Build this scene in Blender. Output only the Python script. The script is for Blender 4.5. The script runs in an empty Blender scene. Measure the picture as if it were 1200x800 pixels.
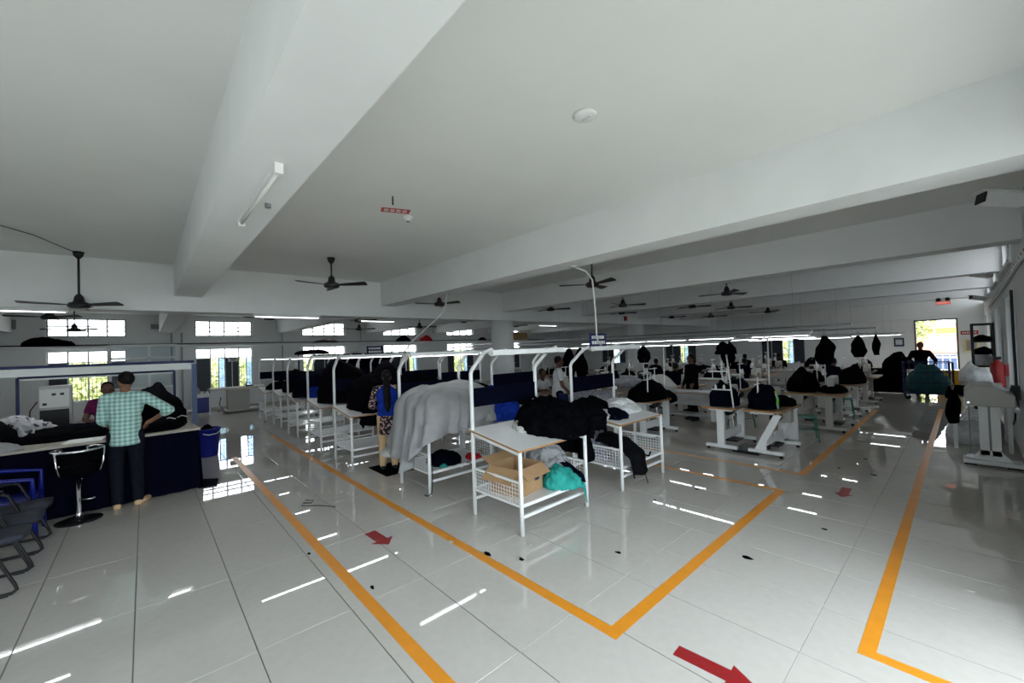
import bpy, math, random
from mathutils import Vector, Matrix, noise
R = math.radians
sc = bpy.context.scene
col = sc.collection

# ------------------------------------------------------------------ camera
H = 1.9
yaw, pitch, roll, FPX = R(137.97), R(1.065), R(-2.0), 478.0
Fv = Vector((math.cos(yaw)*math.cos(pitch), math.sin(yaw)*math.cos(pitch), math.sin(pitch)))
Rv = Vector((math.sin(yaw), -math.cos(yaw), 0))
Uv = Rv.cross(Fv)
Rv, Uv = math.cos(roll)*Rv + math.sin(roll)*Uv, -math.sin(roll)*Rv + math.cos(roll)*Uv
cam_d = bpy.data.cameras.new('camera')
cam = bpy.data.objects.new('camera', cam_d)
col.objects.link(cam)
cam_d.sensor_fit = 'HORIZONTAL'; cam_d.sensor_width = 36
cam_d.lens = 36*FPX/1200
cam_d.clip_start = .05; cam_d.clip_end = 300
cam.matrix_world = Matrix(((Rv.x, Uv.x, -Fv.x, 0), (Rv.y, Uv.y, -Fv.y, 0), (Rv.z, Uv.z, -Fv.z, H), (0, 0, 0, 1)))
sc.camera = cam

# ------------------------------------------------------------------ world, exposure
SKY = 1.0
wd = bpy.data.worlds.new('overcast_sky'); sc.world = wd; wd.use_nodes = True
bg = wd.node_tree.nodes['Background']
bg.inputs[0].default_value = (.93, .965, 1.0, 1); bg.inputs[1].default_value = SKY
vs = sc.view_settings
vs.view_transform = 'Standard'; vs.look = 'None'; vs.gamma = 1; vs.use_curve_mapping = False
vs.exposure = 3.2
cy = sc.cycles
cy.use_denoising = True
try: cy.denoiser = 'OPENIMAGEDENOISE'
except Exception: pass
cy.max_bounces = 10; cy.diffuse_bounces = 6; cy.glossy_bounces = 4; cy.transmission_bounces = 6; cy.transparent_max_bounces = 12
cy.sample_clamp_indirect = 6.0
cy.caustics_reflective = False; cy.caustics_refractive = False
TUBE = 1.3          # emission of a lit tube

# room, metres; x runs to the window wall (negative), y to the door wall
XL, XR, YB, YF, ZC = -19.0, 0.5, -4.0, 22.6, 3.54

def portal(name, loc, rot, sx, sy):
    l = bpy.data.lights.new(name, 'AREA'); l.shape = 'RECTANGLE'; l.size = sx; l.size_y = sy
    l.cycles.is_portal = True
    o = bpy.data.objects.new(name, l); col.objects.link(o); o.location = loc; o.rotation_euler = rot
    return o

# window openings per wall: (u0, u1, z0, z1)
LW = [2.29 + 3.65*k for k in range(-1, 5)]               # centres on the left wall
WLO = [(c-.9, c+.9, .70, 2.32) for c in LW]
WUP = [(c-.9, c+.9, 2.78, 3.36) for c in LW]
RW = [14.1 + 3.68*k for k in range(-1, 3)]
RLO = [(c-.95, c+.95, .75, 2.48) for c in RW]
NEAR_ADDED = [(-2.7, .2, .15, 2.95), (.9, 4.0, .15, 2.95)]           # tall unseen glazed openings, added to brighten the room near the camera
RUP = [(c-.95, c+.95, 2.95, 3.44) for c in RW]
FWIN = [(-11.75, -9.95, .75, 2.0), (-6.75, -4.95, .75, 2.0), (-16.2, -14.4, .75, 2.0)]
DOOR = (-1.33, -.16, 0, 2.48)
BWIN_ADDED = [(-2.2, .2, .9, 2.5)]  # unseen back opening, added to bring daylight in behind the camera
for i, (a, b, z0, z1) in enumerate(WLO+WUP):
    portal('window_portal', (XL-.2, (a+b)/2, (z0+z1)/2), (0, R(-90), 0), z1-z0, b-a)
for (a, b, z0, z1) in RLO+RUP+NEAR_ADDED:
    portal('window_portal', (XR+.2, (a+b)/2, (z0+z1)/2), (0, R(90), 0), z1-z0, b-a)
for (a, b, z0, z1) in FWIN+[DOOR]:
    portal('window_portal', ((a+b)/2, YF+.2, (z0+z1)/2), (R(-90), 0, 0), b-a, z1-z0)
for (a, b, z0, z1) in BWIN_ADDED:
    portal('window_portal', ((a+b)/2, YB-.2, (z0+z1)/2), (R(90), 0, 0), b-a, z1-z0)

# ------------------------------------------------------------------ materials
M = {}
def mat(name, c, rough=.6, metal=0., spec=.5, var=0., scale=8., bump=0., bscale=60., coat=0.):
    m = bpy.data.materials.new(name); m.use_nodes = True
    nt = m.node_tree; b = nt.nodes['Principled BSDF']
    b.inputs['Base Color'].default_value = (*c, 1); b.inputs['Roughness'].default_value = rough
    b.inputs['Metallic'].default_value = metal; b.inputs['Specular IOR Level'].default_value = spec
    if coat: b.inputs['Coat Weight'].default_value = coat
    tc = nt.nodes.new('ShaderNodeTexCoord')
    if var:
        n = nt.nodes.new('ShaderNodeTexNoise'); n.inputs['Scale'].default_value = scale; n.inputs['Detail'].default_value = 4
        nt.links.new(tc.outputs['Object'], n.inputs['Vector'])
        r = nt.nodes.new('ShaderNodeValToRGB')
        r.color_ramp.elements[0].position = .3; r.color_ramp.elements[1].position = .7
        r.color_ramp.elements[0].color = (*[max(0, x*(1-var)) for x in c], 1)
        r.color_ramp.elements[1].color = (*[min(1, x*(1+var)) for x in c], 1)
        nt.links.new(n.outputs['Fac'], r.inputs['Fac']); nt.links.new(r.outputs['Color'], b.inputs['Base Color'])
    if bump:
        n2 = nt.nodes.new('ShaderNodeTexNoise'); n2.inputs['Scale'].default_value = bscale; n2.inputs['Detail'].default_value = 3
        nt.links.new(tc.outputs['Object'], n2.inputs['Vector'])
        bp = nt.nodes.new('ShaderNodeBump'); bp.inputs['Strength'].default_value = bump; bp.inputs['Distance'].default_value = .01
        nt.links.new(n2.outputs['Fac'], bp.inputs['Height']); nt.links.new(bp.outputs['Normal'], b.inputs['Normal'])
    M[name] = m
    return m
def emis(name, c, s, base=(.8, .8, .8)):
    m = mat(name, base, .4); b = m.node_tree.nodes['Principled BSDF']
    b.inputs['Emission Color'].default_value = (*c, 1); b.inputs['Emission Strength'].default_value = s
    return m
mat('wall_paint', (.74, .755, .76), .7, var=.03, scale=2.5, bump=.05, bscale=25)
mat('ceiling_paint', (.74, .745, .73), .75, var=.025, scale=1.2, bump=.04, bscale=18)
mat('tile', (.52, .495, .455), .018, spec=.85, var=.03, scale=14)
mat('grout', (.16, .155, .15), .6)
mat('white_metal', (.74, .75, .75), .35, spec=.5, var=.03, scale=9)
mat('cream_metal', (.40, .39, .36), .4, var=.05, scale=9)
mat('laminate', (.72, .72, .72), .3, var=.02, scale=6)
mat('wood_edge', (.33, .17, .06), .5, var=.2, scale=30)
mat('counter_board', (.30, .27, .22), .5, var=.1, scale=10)
mat('press_pad', (.62, .61, .55), .8, spec=.1)
mat('station_top', (.17, .17, .175), .45, var=.1, scale=8)
mat('bench_grey', (.36, .365, .38), .5, var=.05, scale=5)
mat('wood_top', (.24, .155, .08), .4, var=.2, scale=12)
mat('navy_fabric', (.0014, .0018, .0075), .85, spec=.03, var=.3, scale=40, bump=.1)
mat('black_cloth', (.0018, .0018, .0028), .9, spec=.025, var=.4, scale=14, bump=.3, bscale=30)
mat('black_sheer', (.004, .004, .005), .7, spec=.04, var=.4, scale=20, bump=.3, bscale=40)
mat('navy_cloth', (.002, .0026, .0075), .9, spec=.03, var=.3, scale=14, bump=.3, bscale=30)
mat('grey_cloth', (.27, .27, .275), .85, spec=.06, var=.06, scale=10, bump=.15, bscale=70)
mat('pale_cloth', (.42, .42, .40), .85, spec=.06, var=.1, scale=12, bump=.2, bscale=40)
mat('blue_cloth', (.008, .03, .25), .8, spec=.06, var=.25, scale=12, bump=.2, bscale=40)
mat('teal_cloth', (.03, .30, .26), .8, spec=.06, var=.2, scale=12, bump=.2, bscale=40)
mat('red_cloth', (.45, .02, .03), .8, spec=.06, var=.2, scale=12, bump=.2)
mat('cardboard', (.36, .22, .11), .8, var=.06, scale=10)
mat('orange_tape', (.72, .27, .015), .35, var=.05, scale=8)
mat('red_tape', (.27, .01, .012), .4, var=.1, scale=8)
mat('black_metal', (.01, .01, .011), .4, spec=.25)
mat('fan_brown', (.035, .02, .016), .4, var=.15, scale=20)
mat('fan_black', (.012, .012, .014), .4)
mat('chrome', (.75, .75, .76), .15, metal=1)
mat('steel', (.35, .36, .37), .35, metal=.8)
mat('black_plastic', (.01, .01, .012), .4, spec=.25)
mat('grey_plastic', (.25, .26, .27), .5)
mat('blue_plastic', (.005, .010, .17), .4, spec=.3, var=.1, scale=6)
mat('blue_metal', (.010, .015, .07), .45, spec=.2)
mat('light_blue_metal', (.06, .09, .17), .5, spec=.2)
mat('green_metal', (.01, .14, .10), .4)
mat('skin', (.21, .10, .06), .6, spec=.25)
mat('skin_dark', (.09, .045, .03), .6, spec=.25)
mat('hair', (.005, .004, .004), .6, spec=.12)
mat('shutter_paint', (.022, .032, .045), .5, var=.1, scale=8)
mat('frame_paint', (.55, .57, .58), .5)
mat('frame_dark', (.07, .075, .08), .5)
mat('cable', (.02, .02, .02), .5)
mat('conduit', (.5, .5, .49), .5)
mat('red_paint', (.32, .008, .01), .35)
mat('yellow_plastic', (.65, .36, .01), .4)
mat('paper', (.7, .7, .68), .8)
mat('print_ink', (.02, .03, .07), .7)
mat('sign_red', (.45, .02, .03), .5)
mat('magenta_cloth', (.075, .008, .04), .8, spec=.06, var=.3, scale=15)
mat('beige_cloth', (.55, .38, .22), .85, spec=.06, var=.08, scale=12)
mat('poly_bag', (.62, .62, .63), .3, var=.15, scale=18, bump=.5, bscale=30)
emis('tube_lit', (.95, .98, 1.0), TUBE)
emis('sign_lit', (1, .25, .18), .06, base=(.5, .1, .08))
# checked shirt: two sets of stripes on the cloth
def check_mat():
    m = mat('check_shirt', (.3, .6, .52), .85); nt = m.node_tree; b = nt.nodes['Principled BSDF']
    tc = nt.nodes.new('ShaderNodeTexCoord'); sep = nt.nodes.new('ShaderNodeSeparateXYZ')
    nt.links.new(tc.outputs['Object'], sep.inputs[0])
    outs = []
    for ax, s in (('X', 40), ('Z', 40)):
        mu = nt.nodes.new('ShaderNodeMath'); mu.operation = 'MULTIPLY'; mu.inputs[1].default_value = s*math.pi
        nt.links.new(sep.outputs[ax], mu.inputs[0])
        sn = nt.nodes.new('ShaderNodeMath'); sn.operation = 'SINE'; nt.links.new(mu.outputs[0], sn.inputs[0])
        gt = nt.nodes.new('ShaderNodeMath'); gt.operation = 'GREATER_THAN'; gt.inputs[1].default_value = 0
        nt.links.new(sn.outputs[0], gt.inputs[0]); outs.append(gt)
    ad = nt.nodes.new('ShaderNodeMath'); ad.operation = 'ADD'
    nt.links.new(outs[0].outputs[0], ad.inputs[0]); nt.links.new(outs[1].outputs[0], ad.inputs[1])
    dv = nt.nodes.new('ShaderNodeMath'); dv.operation = 'MULTIPLY'; dv.inputs[1].default_value = .5
    nt.links.new(ad.outputs[0], dv.inputs[0])
    rp = nt.nodes.new('ShaderNodeValToRGB')
    rp.color_ramp.elements[0].color = (.50, .64, .60, 1); rp.color_ramp.elements[1].color = (.13, .33, .29, 1)
    nt.links.new(dv.outputs[0], rp.inputs['Fac']); nt.links.new(rp.outputs['Color'], b.inputs['Base Color'])
check_mat()
def spot_mat(name, c0, c1, scale, th):
    m = mat(name, c0, .85); nt = m.node_tree; b = nt.nodes['Principled BSDF']
    tc = nt.nodes.new('ShaderNodeTexCoord'); vo = nt.nodes.new('ShaderNodeTexVoronoi'); vo.inputs['Scale'].default_value = scale
    nt.links.new(tc.outputs['Object'], vo.inputs['Vector'])
    rp = nt.nodes.new('ShaderNodeValToRGB'); rp.color_ramp.interpolation = 'CONSTANT'
    rp.color_ramp.elements[0].color = (*c1, 1); rp.color_ramp.elements[1].color = (*c0, 1); rp.color_ramp.elements[1].position = th
    nt.links.new(vo.outputs['Distance'], rp.inputs['Fac']); nt.links.new(rp.outputs['Color'], b.inputs['Base Color'])
spot_mat('floral_cloth', (.008, .006, .008), (.45, .28, .26), 24, .42)
spot_mat('floral_white', (.30, .30, .33), (.05, .06, .10), 42, .42)
# translucent louvre glass and clear panes
def glass_mat(name, tint, mix, diff):
    m = bpy.data.materials.new(name); m.use_nodes = True; nt = m.node_tree; nt.nodes.clear()
    out = nt.nodes.new('ShaderNodeOutputMaterial'); mx = nt.nodes.new('ShaderNodeMixShader'); mx.inputs[0].default_value = mix
    tr = nt.nodes.new('ShaderNodeBsdfTransparent'); tr.inputs[0].default_value = (*tint, 1)
    tl = nt.nodes.new('ShaderNodeBsdfTranslucent'); tl.inputs[0].default_value = (*diff, 1)
    nt.links.new(tr.outputs[0], mx.inputs[1]); nt.links.new(tl.outputs[0], mx.inputs[2]); nt.links.new(mx.outputs[0], out.inputs[0])
    M[name] = m
glass_mat('louvre_glass', (.95, .97, 1), .2, (.8, .84, .86))
glass_mat('frosted_glass', (.3, .32, .34), .8, (.38, .40, .41))
glass_mat('clear_glass', (.92, .96, .98), .04, (.6, .7, .7))
glass_mat('blue_glass', (.62, .75, .9), .25, (.4, .5, .7))
mat('leaf_green', (.20, .27, .05), .6, var=.4, scale=3)
mat('leaf_yellow', (.50, .55, .26), .6, var=.3, scale=3)
mat('bark', (.10, .07, .05), .9, var=.3, scale=8)
mat('outdoor_ground', (.35, .33, .28), .9, var=.15, scale=.6)
mat('roof_tile', (.45, .16, .09), .8, var=.25, scale=3)
mat('house_wall', (.5, .52, .55), .8)
mat('yellow_board', (.65, .45, .06), .6)

# ------------------------------------------------------------------ helpers
def link(o): col.objects.link(o); return o
class MB:
    def __init__(s): s.v = []; s.f = []
    def add(s, v, f):
        n = len(s.v); s.v += [tuple(x) for x in v]; s.f += [tuple(i+n for i in q) for q in f]; return s
    def box(s, x0, x1, y0, y1, z0, z1):
        return s.add([(x0, y0, z0), (x1, y0, z0), (x1, y1, z0), (x0, y1, z0), (x0, y0, z1), (x1, y0, z1), (x1, y1, z1), (x0, y1, z1)],
                     [(3, 2, 1, 0), (4, 5, 6, 7), (0, 1, 5, 4), (1, 2, 6, 5), (2, 3, 7, 6), (3, 0, 4, 7)])
    def cbox(s, c, d):
        return s.box(c[0]-d[0]/2, c[0]+d[0]/2, c[1]-d[1]/2, c[1]+d[1]/2, c[2]-d[2]/2, c[2]+d[2]/2)
    def bar(s, a, b, w, h=None, up=(0, 0, 1)):
        h = h or w; a = Vector(a); b = Vector(b); d = (b-a).normalized(); up = Vector(up)
        if abs(d.dot(up)) > .97: up = Vector((1, 0, 0))
        x = d.cross(up).normalized(); y = x.cross(d)
        vs = [p + x*sx*w/2 + y*sy*h/2 for p in (a, b) for sx, sy in ((-1, -1), (1, -1), (1, 1), (-1, 1))]
        return s.add(vs, [(0, 1, 2, 3), (7, 6, 5, 4), (4, 5, 1, 0), (5, 6, 2, 1), (6, 7, 3, 2), (7, 4, 0, 3)])
    def tube(s, pts, r, n=8, r2=None):
        pts = [Vector(p) for p in pts]; k = len(pts); rings = []
        px = None
        for i, p in enumerate(pts):
            d = (pts[min(i+1, k-1)]-pts[max(i-1, 0)]).normalized()
            if px is None:
                up = Vector((0, 0, 1)) if abs(d.z) < .9 else Vector((1, 0, 0))
                px = d.cross(up).normalized()
            else:
                px = (px - d*px.dot(d)).normalized()
            y = d.cross(px); rr = r if r2 is None else r+(r2-r)*i/(k-1)
            if isinstance(r, (list, tuple)): rr = r[i]
            rings.append([p + px*rr*math.cos(2*math.pi*j/n) + y*rr*math.sin(2*math.pi*j/n) for j in range(n)])
        vs = [q for g in rings for q in g]; fs = []
        for i in range(k-1):
            for j in range(n):
                a = i*n+j; b = i*n+(j+1) % n
                fs.append((a, b, b+n, a+n))
        fs.append(tuple(range(n-1, -1, -1))); fs.append(tuple((k-1)*n+j for j in range(n)))
        return s.add(vs, fs)
    def lathe(s, prof, n=16, c=(0, 0, 0)):
        vs = [(c[0]+r*math.cos(2*math.pi*j/n), c[1]+r*math.sin(2*math.pi*j/n), c[2]+z) for r, z in prof for j in range(n)]
        fs = [(i*n+j, i*n+(j+1) % n, (i+1)*n+(j+1) % n, (i+1)*n+j) for i in range(len(prof)-1) for j in range(n)]
        fs.append(tuple(range(n-1, -1, -1))); fs.append(tuple((len(prof)-1)*n+j for j in range(n)))
        return s.add(vs, fs)
    def prism(s, poly, z0, z1, ax='z'):
        n = len(poly)
        def P(p, t): return {'z': (p[0], p[1], t), 'y': (p[0], t, p[1]), 'x': (t, p[0], p[1])}[ax]
        vs = [P(p, z0) for p in poly] + [P(p, z1) for p in poly]
        fs = [tuple(range(n-1, -1, -1)), tuple(range(n, 2*n))] + [(i, (i+1) % n, n+(i+1) % n, n+i) for i in range(n)]
        return s.add(vs, fs)
    def ball(s, c, r, nu=12, nv=8, fn=None):
        rx, ry, rz = r if isinstance(r, (list, tuple)) else (r, r, r)
        vs = []; fs = []
        for i in range(nv+1):
            t = math.pi*i/nv
            for j in range(nu):
                a = 2*math.pi*j/nu
                p = Vector((math.sin(t)*math.cos(a), math.sin(t)*math.sin(a), math.cos(t)))
                k = fn(p) if fn else 1
                vs.append((c[0]+p.x*rx*k, c[1]+p.y*ry*k, c[2]+p.z*rz*k))
        for i in range(nv):
            for j in range(nu):
                fs.append((i*nu+j, (i+1)*nu+j, (i+1)*nu+(j+1) % nu, i*nu+(j+1) % nu))
        return s.add(vs, fs)
    def xf(s, m):
        s.v = [tuple(m @ Vector(p)) for p in s.v]; return s
    def mesh(s, name, m, smooth=False):
        me = bpy.data.meshes.new(name); me.from_pydata(s.v, [], s.f); me.validate(); me.update()
        import bmesh
        bm = bmesh.new(); bm.from_mesh(me); bmesh.ops.recalc_face_normals(bm, faces=bm.faces); bm.to_mesh(me); bm.free()
        me.materials.append(M[m] if isinstance(m, str) else m)
        if smooth:
            for p in me.polygons: p.use_smooth = True
        return me
    def build(s, name, m, parent=None, smooth=False, bevel=0.):
        o = link(bpy.data.objects.new(name, s.mesh(name, m, smooth)))
        if parent is not None: o.parent = parent
        if bevel:
            b = o.modifiers.new('bevel', 'BEVEL'); b.width = bevel; b.segments = 2; b.limit_method = 'ANGLE'
        return o
def tag(o, label=None, cat=None, group=None, kind=None):
    if label: o['label'] = label
    if cat: o['category'] = cat
    if group: o['group'] = group
    if kind: o['kind'] = kind
    return o
def thing(name, label, cat, loc=(0, 0, 0), rz=0, group=None):
    o = link(bpy.data.objects.new(name, None)); o.location = loc; o.rotation_euler = (0, 0, rz)
    o.empty_display_size = .1
    return tag(o, label, cat, group)
def dup(root, loc=None, rz=None, label=None, group=None):
    r = link(root.copy())
    if loc is not None: r.location = loc
    if rz is not None: r.rotation_euler = (0, 0, rz)
    if label: r['label'] = label
    if group: r['group'] = group
    for ch in list(root.children):
        c = link(ch.copy()); c.parent = r
        for g in ch.children:
            d = link(g.copy()); d.parent = c
    return r
def struct(o): o['kind'] = 'structure'; return o
def sempty(name, loc=(0, 0, 0), rz=0):
    o = link(bpy.data.objects.new(name, None)); o.location = loc; o.rotation_euler = (0, 0, rz); o.empty_display_size = .1
    return struct(o)
rnd = random.Random(7)
# ------------------------------------------------------------------ room shell
def wall(name, axis, c0, c1, u0, u1, z0, z1, holes, m='wall_paint'):
    us = sorted({u0, u1, *[h[0] for h in holes], *[h[1] for h in holes]})
    zs = sorted({z0, z1, *[h[2] for h in holes], *[h[3] for h in holes]})
    us = [u for u in us if u0 <= u <= u1]; zs = [z for z in zs if z0 <= z <= z1]
    b = MB()
    for i in range(len(us)-1):
        for j in range(len(zs)-1):
            um, zm = (us[i]+us[i+1])/2, (zs[j]+zs[j+1])/2
            if any(h[0] < um < h[1] and h[2] < zm < h[3] for h in holes): continue
            if axis == 'x': b.box(c0, c1, us[i], us[i+1], zs[j], zs[j+1])
            else: b.box(us[i], us[i+1], c0, c1, zs[j], zs[j+1])
    return struct(b.build(name, m))
T = .25
wall('wall_left', 'x', XL-T, XL, YB-T, YF+T, 0, ZC, WLO+WUP)
wall_r = wall('wall_right', 'x', XR, XR+T, YB-T, YF+T, 0, ZC, RLO+RUP+NEAR_ADDED)
wall_f = wall('wall_far', 'y', YF, YF+T, XL, XR, 0, ZC, FWIN+[DOOR])
wall('wall_back', 'y', YB-T, YB, XL, XR, 0, ZC, BWIN_ADDED)

# ceiling slab with its beams
ceil = struct(MB().box(XL-T, XR+T, YB-T, YF+T, ZC, ZC+.2).build('ceiling', 'ceiling_paint'))
BY = [.575+3.69*k for k in range(-1, 6)]
for k, y in enumerate(BY):
    MB().box(-9.0, XR-.001, y-.19, y+.19, 3.0, ZC).build('beam', 'wall_paint', ceil)
    MB().box(XL+.001, -9.45, y-.19, y+.19, 2.9, ZC).build('beam', 'wall_paint', ceil)
MB().box(-9.45, -9.0, YB+.001, YF-.001, 2.745, ZC).build('beam', 'wall_paint', ceil)
MB().box(XL+.001, XR-.001, YF-.3, YF-.001, 2.52, ZC).build('beam', 'wall_paint', ceil)
# round columns under the long girder
for k, y in enumerate((7.93, 15.31)):
    o = struct(MB().lathe([(.33, 0), (.33, 2.745)], 40, (-9.22, y, 0)).build('column', 'wall_paint', None, True))
    o.data.polygons[-1].use_smooth = False; o.data.polygons[-2].use_smooth = False

# floor: slab, then the polished tiles one by one; beyond the nearest 300 in view, one field
floor = struct(MB().box(XL-T, XR+T, YB-T, YF+T, -.2, -.004).build('floor', 'grout'))
TX, TY, GX, GY = -.745, -.08, 1.197, .602
tiles = []
for i in range(-2, 17):
    for j in range(-9, 39):
        x1 = TX-GX*i; x0 = x1-GX; y0 = TY+GY*j; y1 = y0+GY
        x0, x1, y0, y1 = max(x0, XL), min(x1, XR), max(y0, YB), min(y1, YF)
        if x1-x0 < .02 or y1-y0 < .02: continue
        cx, cy_ = (x0+x1)/2, (y0+y1)/2
        q = Vector((cx, cy_, -H)); d = q.dot(Fv); vis = 0
        if d > .5:
            u = abs(q.dot(Rv)/d)*FPX; w = -q.dot(Uv)/d*FPX
            vis = u < 640 and w < 430
        tiles.append((0 if vis else 1, q.length, x0, x1, y0, y1))
tiles.sort()
share = {}
field = MB(); g, gy = .0014, .0036
for n, (a, d, x0, x1, y0, y1) in enumerate(tiles):
    dx, dy = round(x1-x0, 3), round(y1-y0, 3)
    if n < 300 and a == 0:
        if (dx, dy) not in share:
            bx, by = dx/2-g, dy/2-gy; e = .0015
            b = MB().add([(-bx, -by, -.004), (bx, -by, -.004), (bx, by, -.004), (-bx, by, -.004),
                          (-bx, -by, -e), (bx, -by, -e), (bx, by, -e), (-bx, by, -e),
                          (-bx+e, -by+e, 0), (bx-e, -by+e, 0), (bx-e, by-e, 0), (-bx+e, by-e, 0)],
                         [(0, 1, 5, 4), (1, 2, 6, 5), (2, 3, 7, 6), (3, 0, 4, 7), (4, 5, 9, 8), (5, 6, 10, 9), (6, 7, 11, 10), (7, 4, 8, 11), (8, 9, 10, 11)])
            share[(dx, dy)] = b.mesh('tile', 'tile')
        o = link(bpy.data.objects.new('tile', share[(dx, dy)])); o.location = ((x0+x1)/2, (y0+y1)/2, 0); o.parent = floor
    else:
        field.box(x0+g, x1-g, y0+gy, y1-gy, -.004, 0)
field.build('tile_field', 'tile', floor)['kind'] = 'stuff'

# skirting
struct(MB().box(XL, XL+.012, YB, YF, 0, .1).build('baseboard_left', 'tile'))
struct(MB().box(XR-.012, XR, YB, YF, 0, .1).build('baseboard_right', 'tile'))

# ------------------------------------------------------------------ windows
wn = [0]
def window(axis, c, out, u0, u1, z0, z1, cols, rows, opening=None, pane='louvre_glass', slats=True, fr='frame_paint'):
    """axis 'x': wall plane x=c; out = +-1 direction to outside.  rows: list of z edges"""
    wn[0] += 1
    W = sempty('window_%d' % wn[0])
    d0, d1 = sorted((c+out*.06, c+out*.11))
    def B(b, ua, ub, za, zb, e0=d0, e1=d1):
        if axis == 'x': b.box(e0, e1, ua, ub, za, zb)
        else: b.box(ua, ub, e0, e1, za, zb)
    f = MB(); w = .035
    B(f, u0, u1, z0, z0+w); B(f, u0, u1, z1-w, z1); B(f, u0, u0+w, z0+w, z1-w); B(f, u1-w, u1, z0+w, z1-w)
    us = [u0+(u1-u0)*k/cols for k in range(cols+1)]
    for u in us[1:-1]: B(f, u-.02, u+.02, z0+w, z1-w)
    for z in rows[1:-1]: B(f, u0+w, u1-w, z-.018, z+.018)
    f.build('window_frame', fr, W)
    s = MB(); B(s, u0-.04, u1+.04, z0-.04, z0, *sorted((c-out*.05, c+out*.24))); s.build('window_sill', 'wall_paint', W)
    dm = (d0+d1)/2
    for j in range(len(rows)-1):
        for i in range(cols):
            ua, ub, za, zb = us[i]+.02, us[i+1]-.02, rows[j]+.02, rows[j+1]-.02
            kind = opening(i, j) if opening else 'louvre'
            if kind == 'louvre':
                n = max(2, int((zb-za)/.09))
                for k in range(n):
                    p = MB(); a = za+(zb-za)*k/n; b2 = za+(zb-za)*(k+1)/n
                    e = out*.03
                    if axis == 'x': p.add([(dm-e, ua, a), (dm-e, ub, a), (dm+e, ub, b2+.01), (dm+e, ua, b2+.01)], [(0, 1, 2, 3)])
                    else: p.add([(ua, dm-e, a), (ub, dm-e, a), (ub, dm+e, b2+.01), (ua, dm+e, b2+.01)], [(0, 1, 2, 3)])
                    p.build('slat', pane, W)
            elif kind == 'frost':
                p = MB(); B(p, ua, ub, za, zb, dm-.002, dm+.002); p.build('pane', 'frosted_glass', W)
            elif kind == 'pane':
                p = MB(); B(p, ua, ub, za, zb, dm-.002, dm+.002); p.build('pane', 'clear_glass', W)
            elif kind == 'bluepane':
                um = ua+(ub-ua)*.55
                p = MB(); B(p, um, ub, za, zb, dm-.002, dm+.002); p.build('pane', 'blue_glass', W)
                p = MB(); B(p, um-.015, um+.015, za, zb, dm-.015, dm+.015); p.build('casement_stile', fr, W)
            elif kind == 'shutter':
                p = MB(); B(p, ua-.015, ub+.015, za-.015, zb+.015, dm-.02, dm+.02)
                q = MB(); B(q, ua+.05, ub-.05, za+.06, (za+zb)/2-.03, dm-.028, dm+.028); B(q, ua+.05, ub-.05, (za+zb)/2+.03, zb-.06, dm-.028, dm+.028)
                sh = p.build('shutter', 'shutter_paint', W); q.build('shutter_panel', 'shutter_paint', sh)
    return W
def grille(W, axis, c, out, ua, ub, za, zb, nv, nh):
    b = MB(); e = c+out*.17; r = .006
    for k in range(nv):
        u = ua+(ub-ua)*(k+.5)/nv
        if axis == 'x': b.box(e-r, e+r, u-r, u+r, za, zb)
        else: b.box(u-r, u+r, e-r, e+r, za, zb)
    for k in range(nh):
        z = za+(zb-za)*(k+.5)/nh
        if axis == 'x': b.box(e-r, e+r, ua, ub, z-r, z+r)
        else: b.box(ua, ub, e-r, e+r, z-r, z+r)
    b.build('grille', 'frame_dark', W)
for k, (a, b, z0, z1) in enumerate(WLO):
    pat = [['shutter', 'open', 'open', 'shutter'], ['shutter', 'bluepane', 'shutter', 'bluepane'], ['open', 'shutter', 'shutter', 'bluepane'],
           ['shutter', 'shutter', 'shutter', 'bluepane'], ['shutter', 'open', 'bluepane', 'shutter'], ['bluepane', 'bluepane', 'shutter', 'shutter']][k]
    W = window('x', XL, -1, a, b, z0, z1, 4, [z0, 1.95, z1], lambda i, j, pat=pat: 'louvre' if j == 1 else pat[i])
    for i in range(4):
        if pat[i] != 'shutter':
            grille(W, 'x', XL, -1, a+.45*i+.03, a+.45*(i+1)-.03, z0+.03, 1.93, 4, 8)
for (a, b, z0, z1) in WUP:
    window('x', XL, -1, a, b, z0, z1, 4, [z0, z0+.18, z0+.33, z1], fr='frame_dark')
for (a, b, z0, z1) in FWIN:
    W = window('y', YF, 1, a, b, z0, z1, 4, [z0, z1], lambda i, j: ['shutter', 'shutter', 'bluepane', 'shutter'][i])
    grille(W, 'y', YF, 1, a+.9, a+1.35, z0+.03, z1-.03, 4, 8)
for (a, b, z0, z1) in RLO:
    window('x', XR, 1, a, b, z0, z1, 4, [z0, 1.95, z1], lambda i, j, a=a: ('louvre' if j else 'pane') if a < 5 else 'frost')
for (a, b, z0, z1) in RUP:
    window('x', XR, 1, a, b, z0, z1, 4, [z0, z1], fr='frame_dark')
for (a, b, z0, z1) in NEAR_ADDED:
    window('x', XR, 1, a, b, z0, z1, 4, [z0, 1.0, 2.1, z1], lambda i, j: 'pane')
for (a, b, z0, z1) in BWIN_ADDED:
    window('y', YB, -1, a, b, z0, z1, 4, [z0, 1.95, z1], lambda i, j: 'pane')
# slabs added outside over the openings, to hold sky light off the room
for k, (u0, u1, z) in enumerate([(h[0]-.15, h[1]+.15, h[3]+.04) for h in FWIN]):
    struct(MB().box(u0, u1, YF+T, YF+T+.75, z, z+.07).build('sky_block_slab', 'wall_paint'))
for k, (u0, u1, z) in enumerate([(h[0]-.15, h[1]+.15, h[3]+.03) for h in RLO+RUP if h[0] > 6]):
    struct(MB().box(XR+T, XR+T+.75, u0, u1, z, z+.06).build('sky_block_slab', 'wall_paint'))
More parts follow.
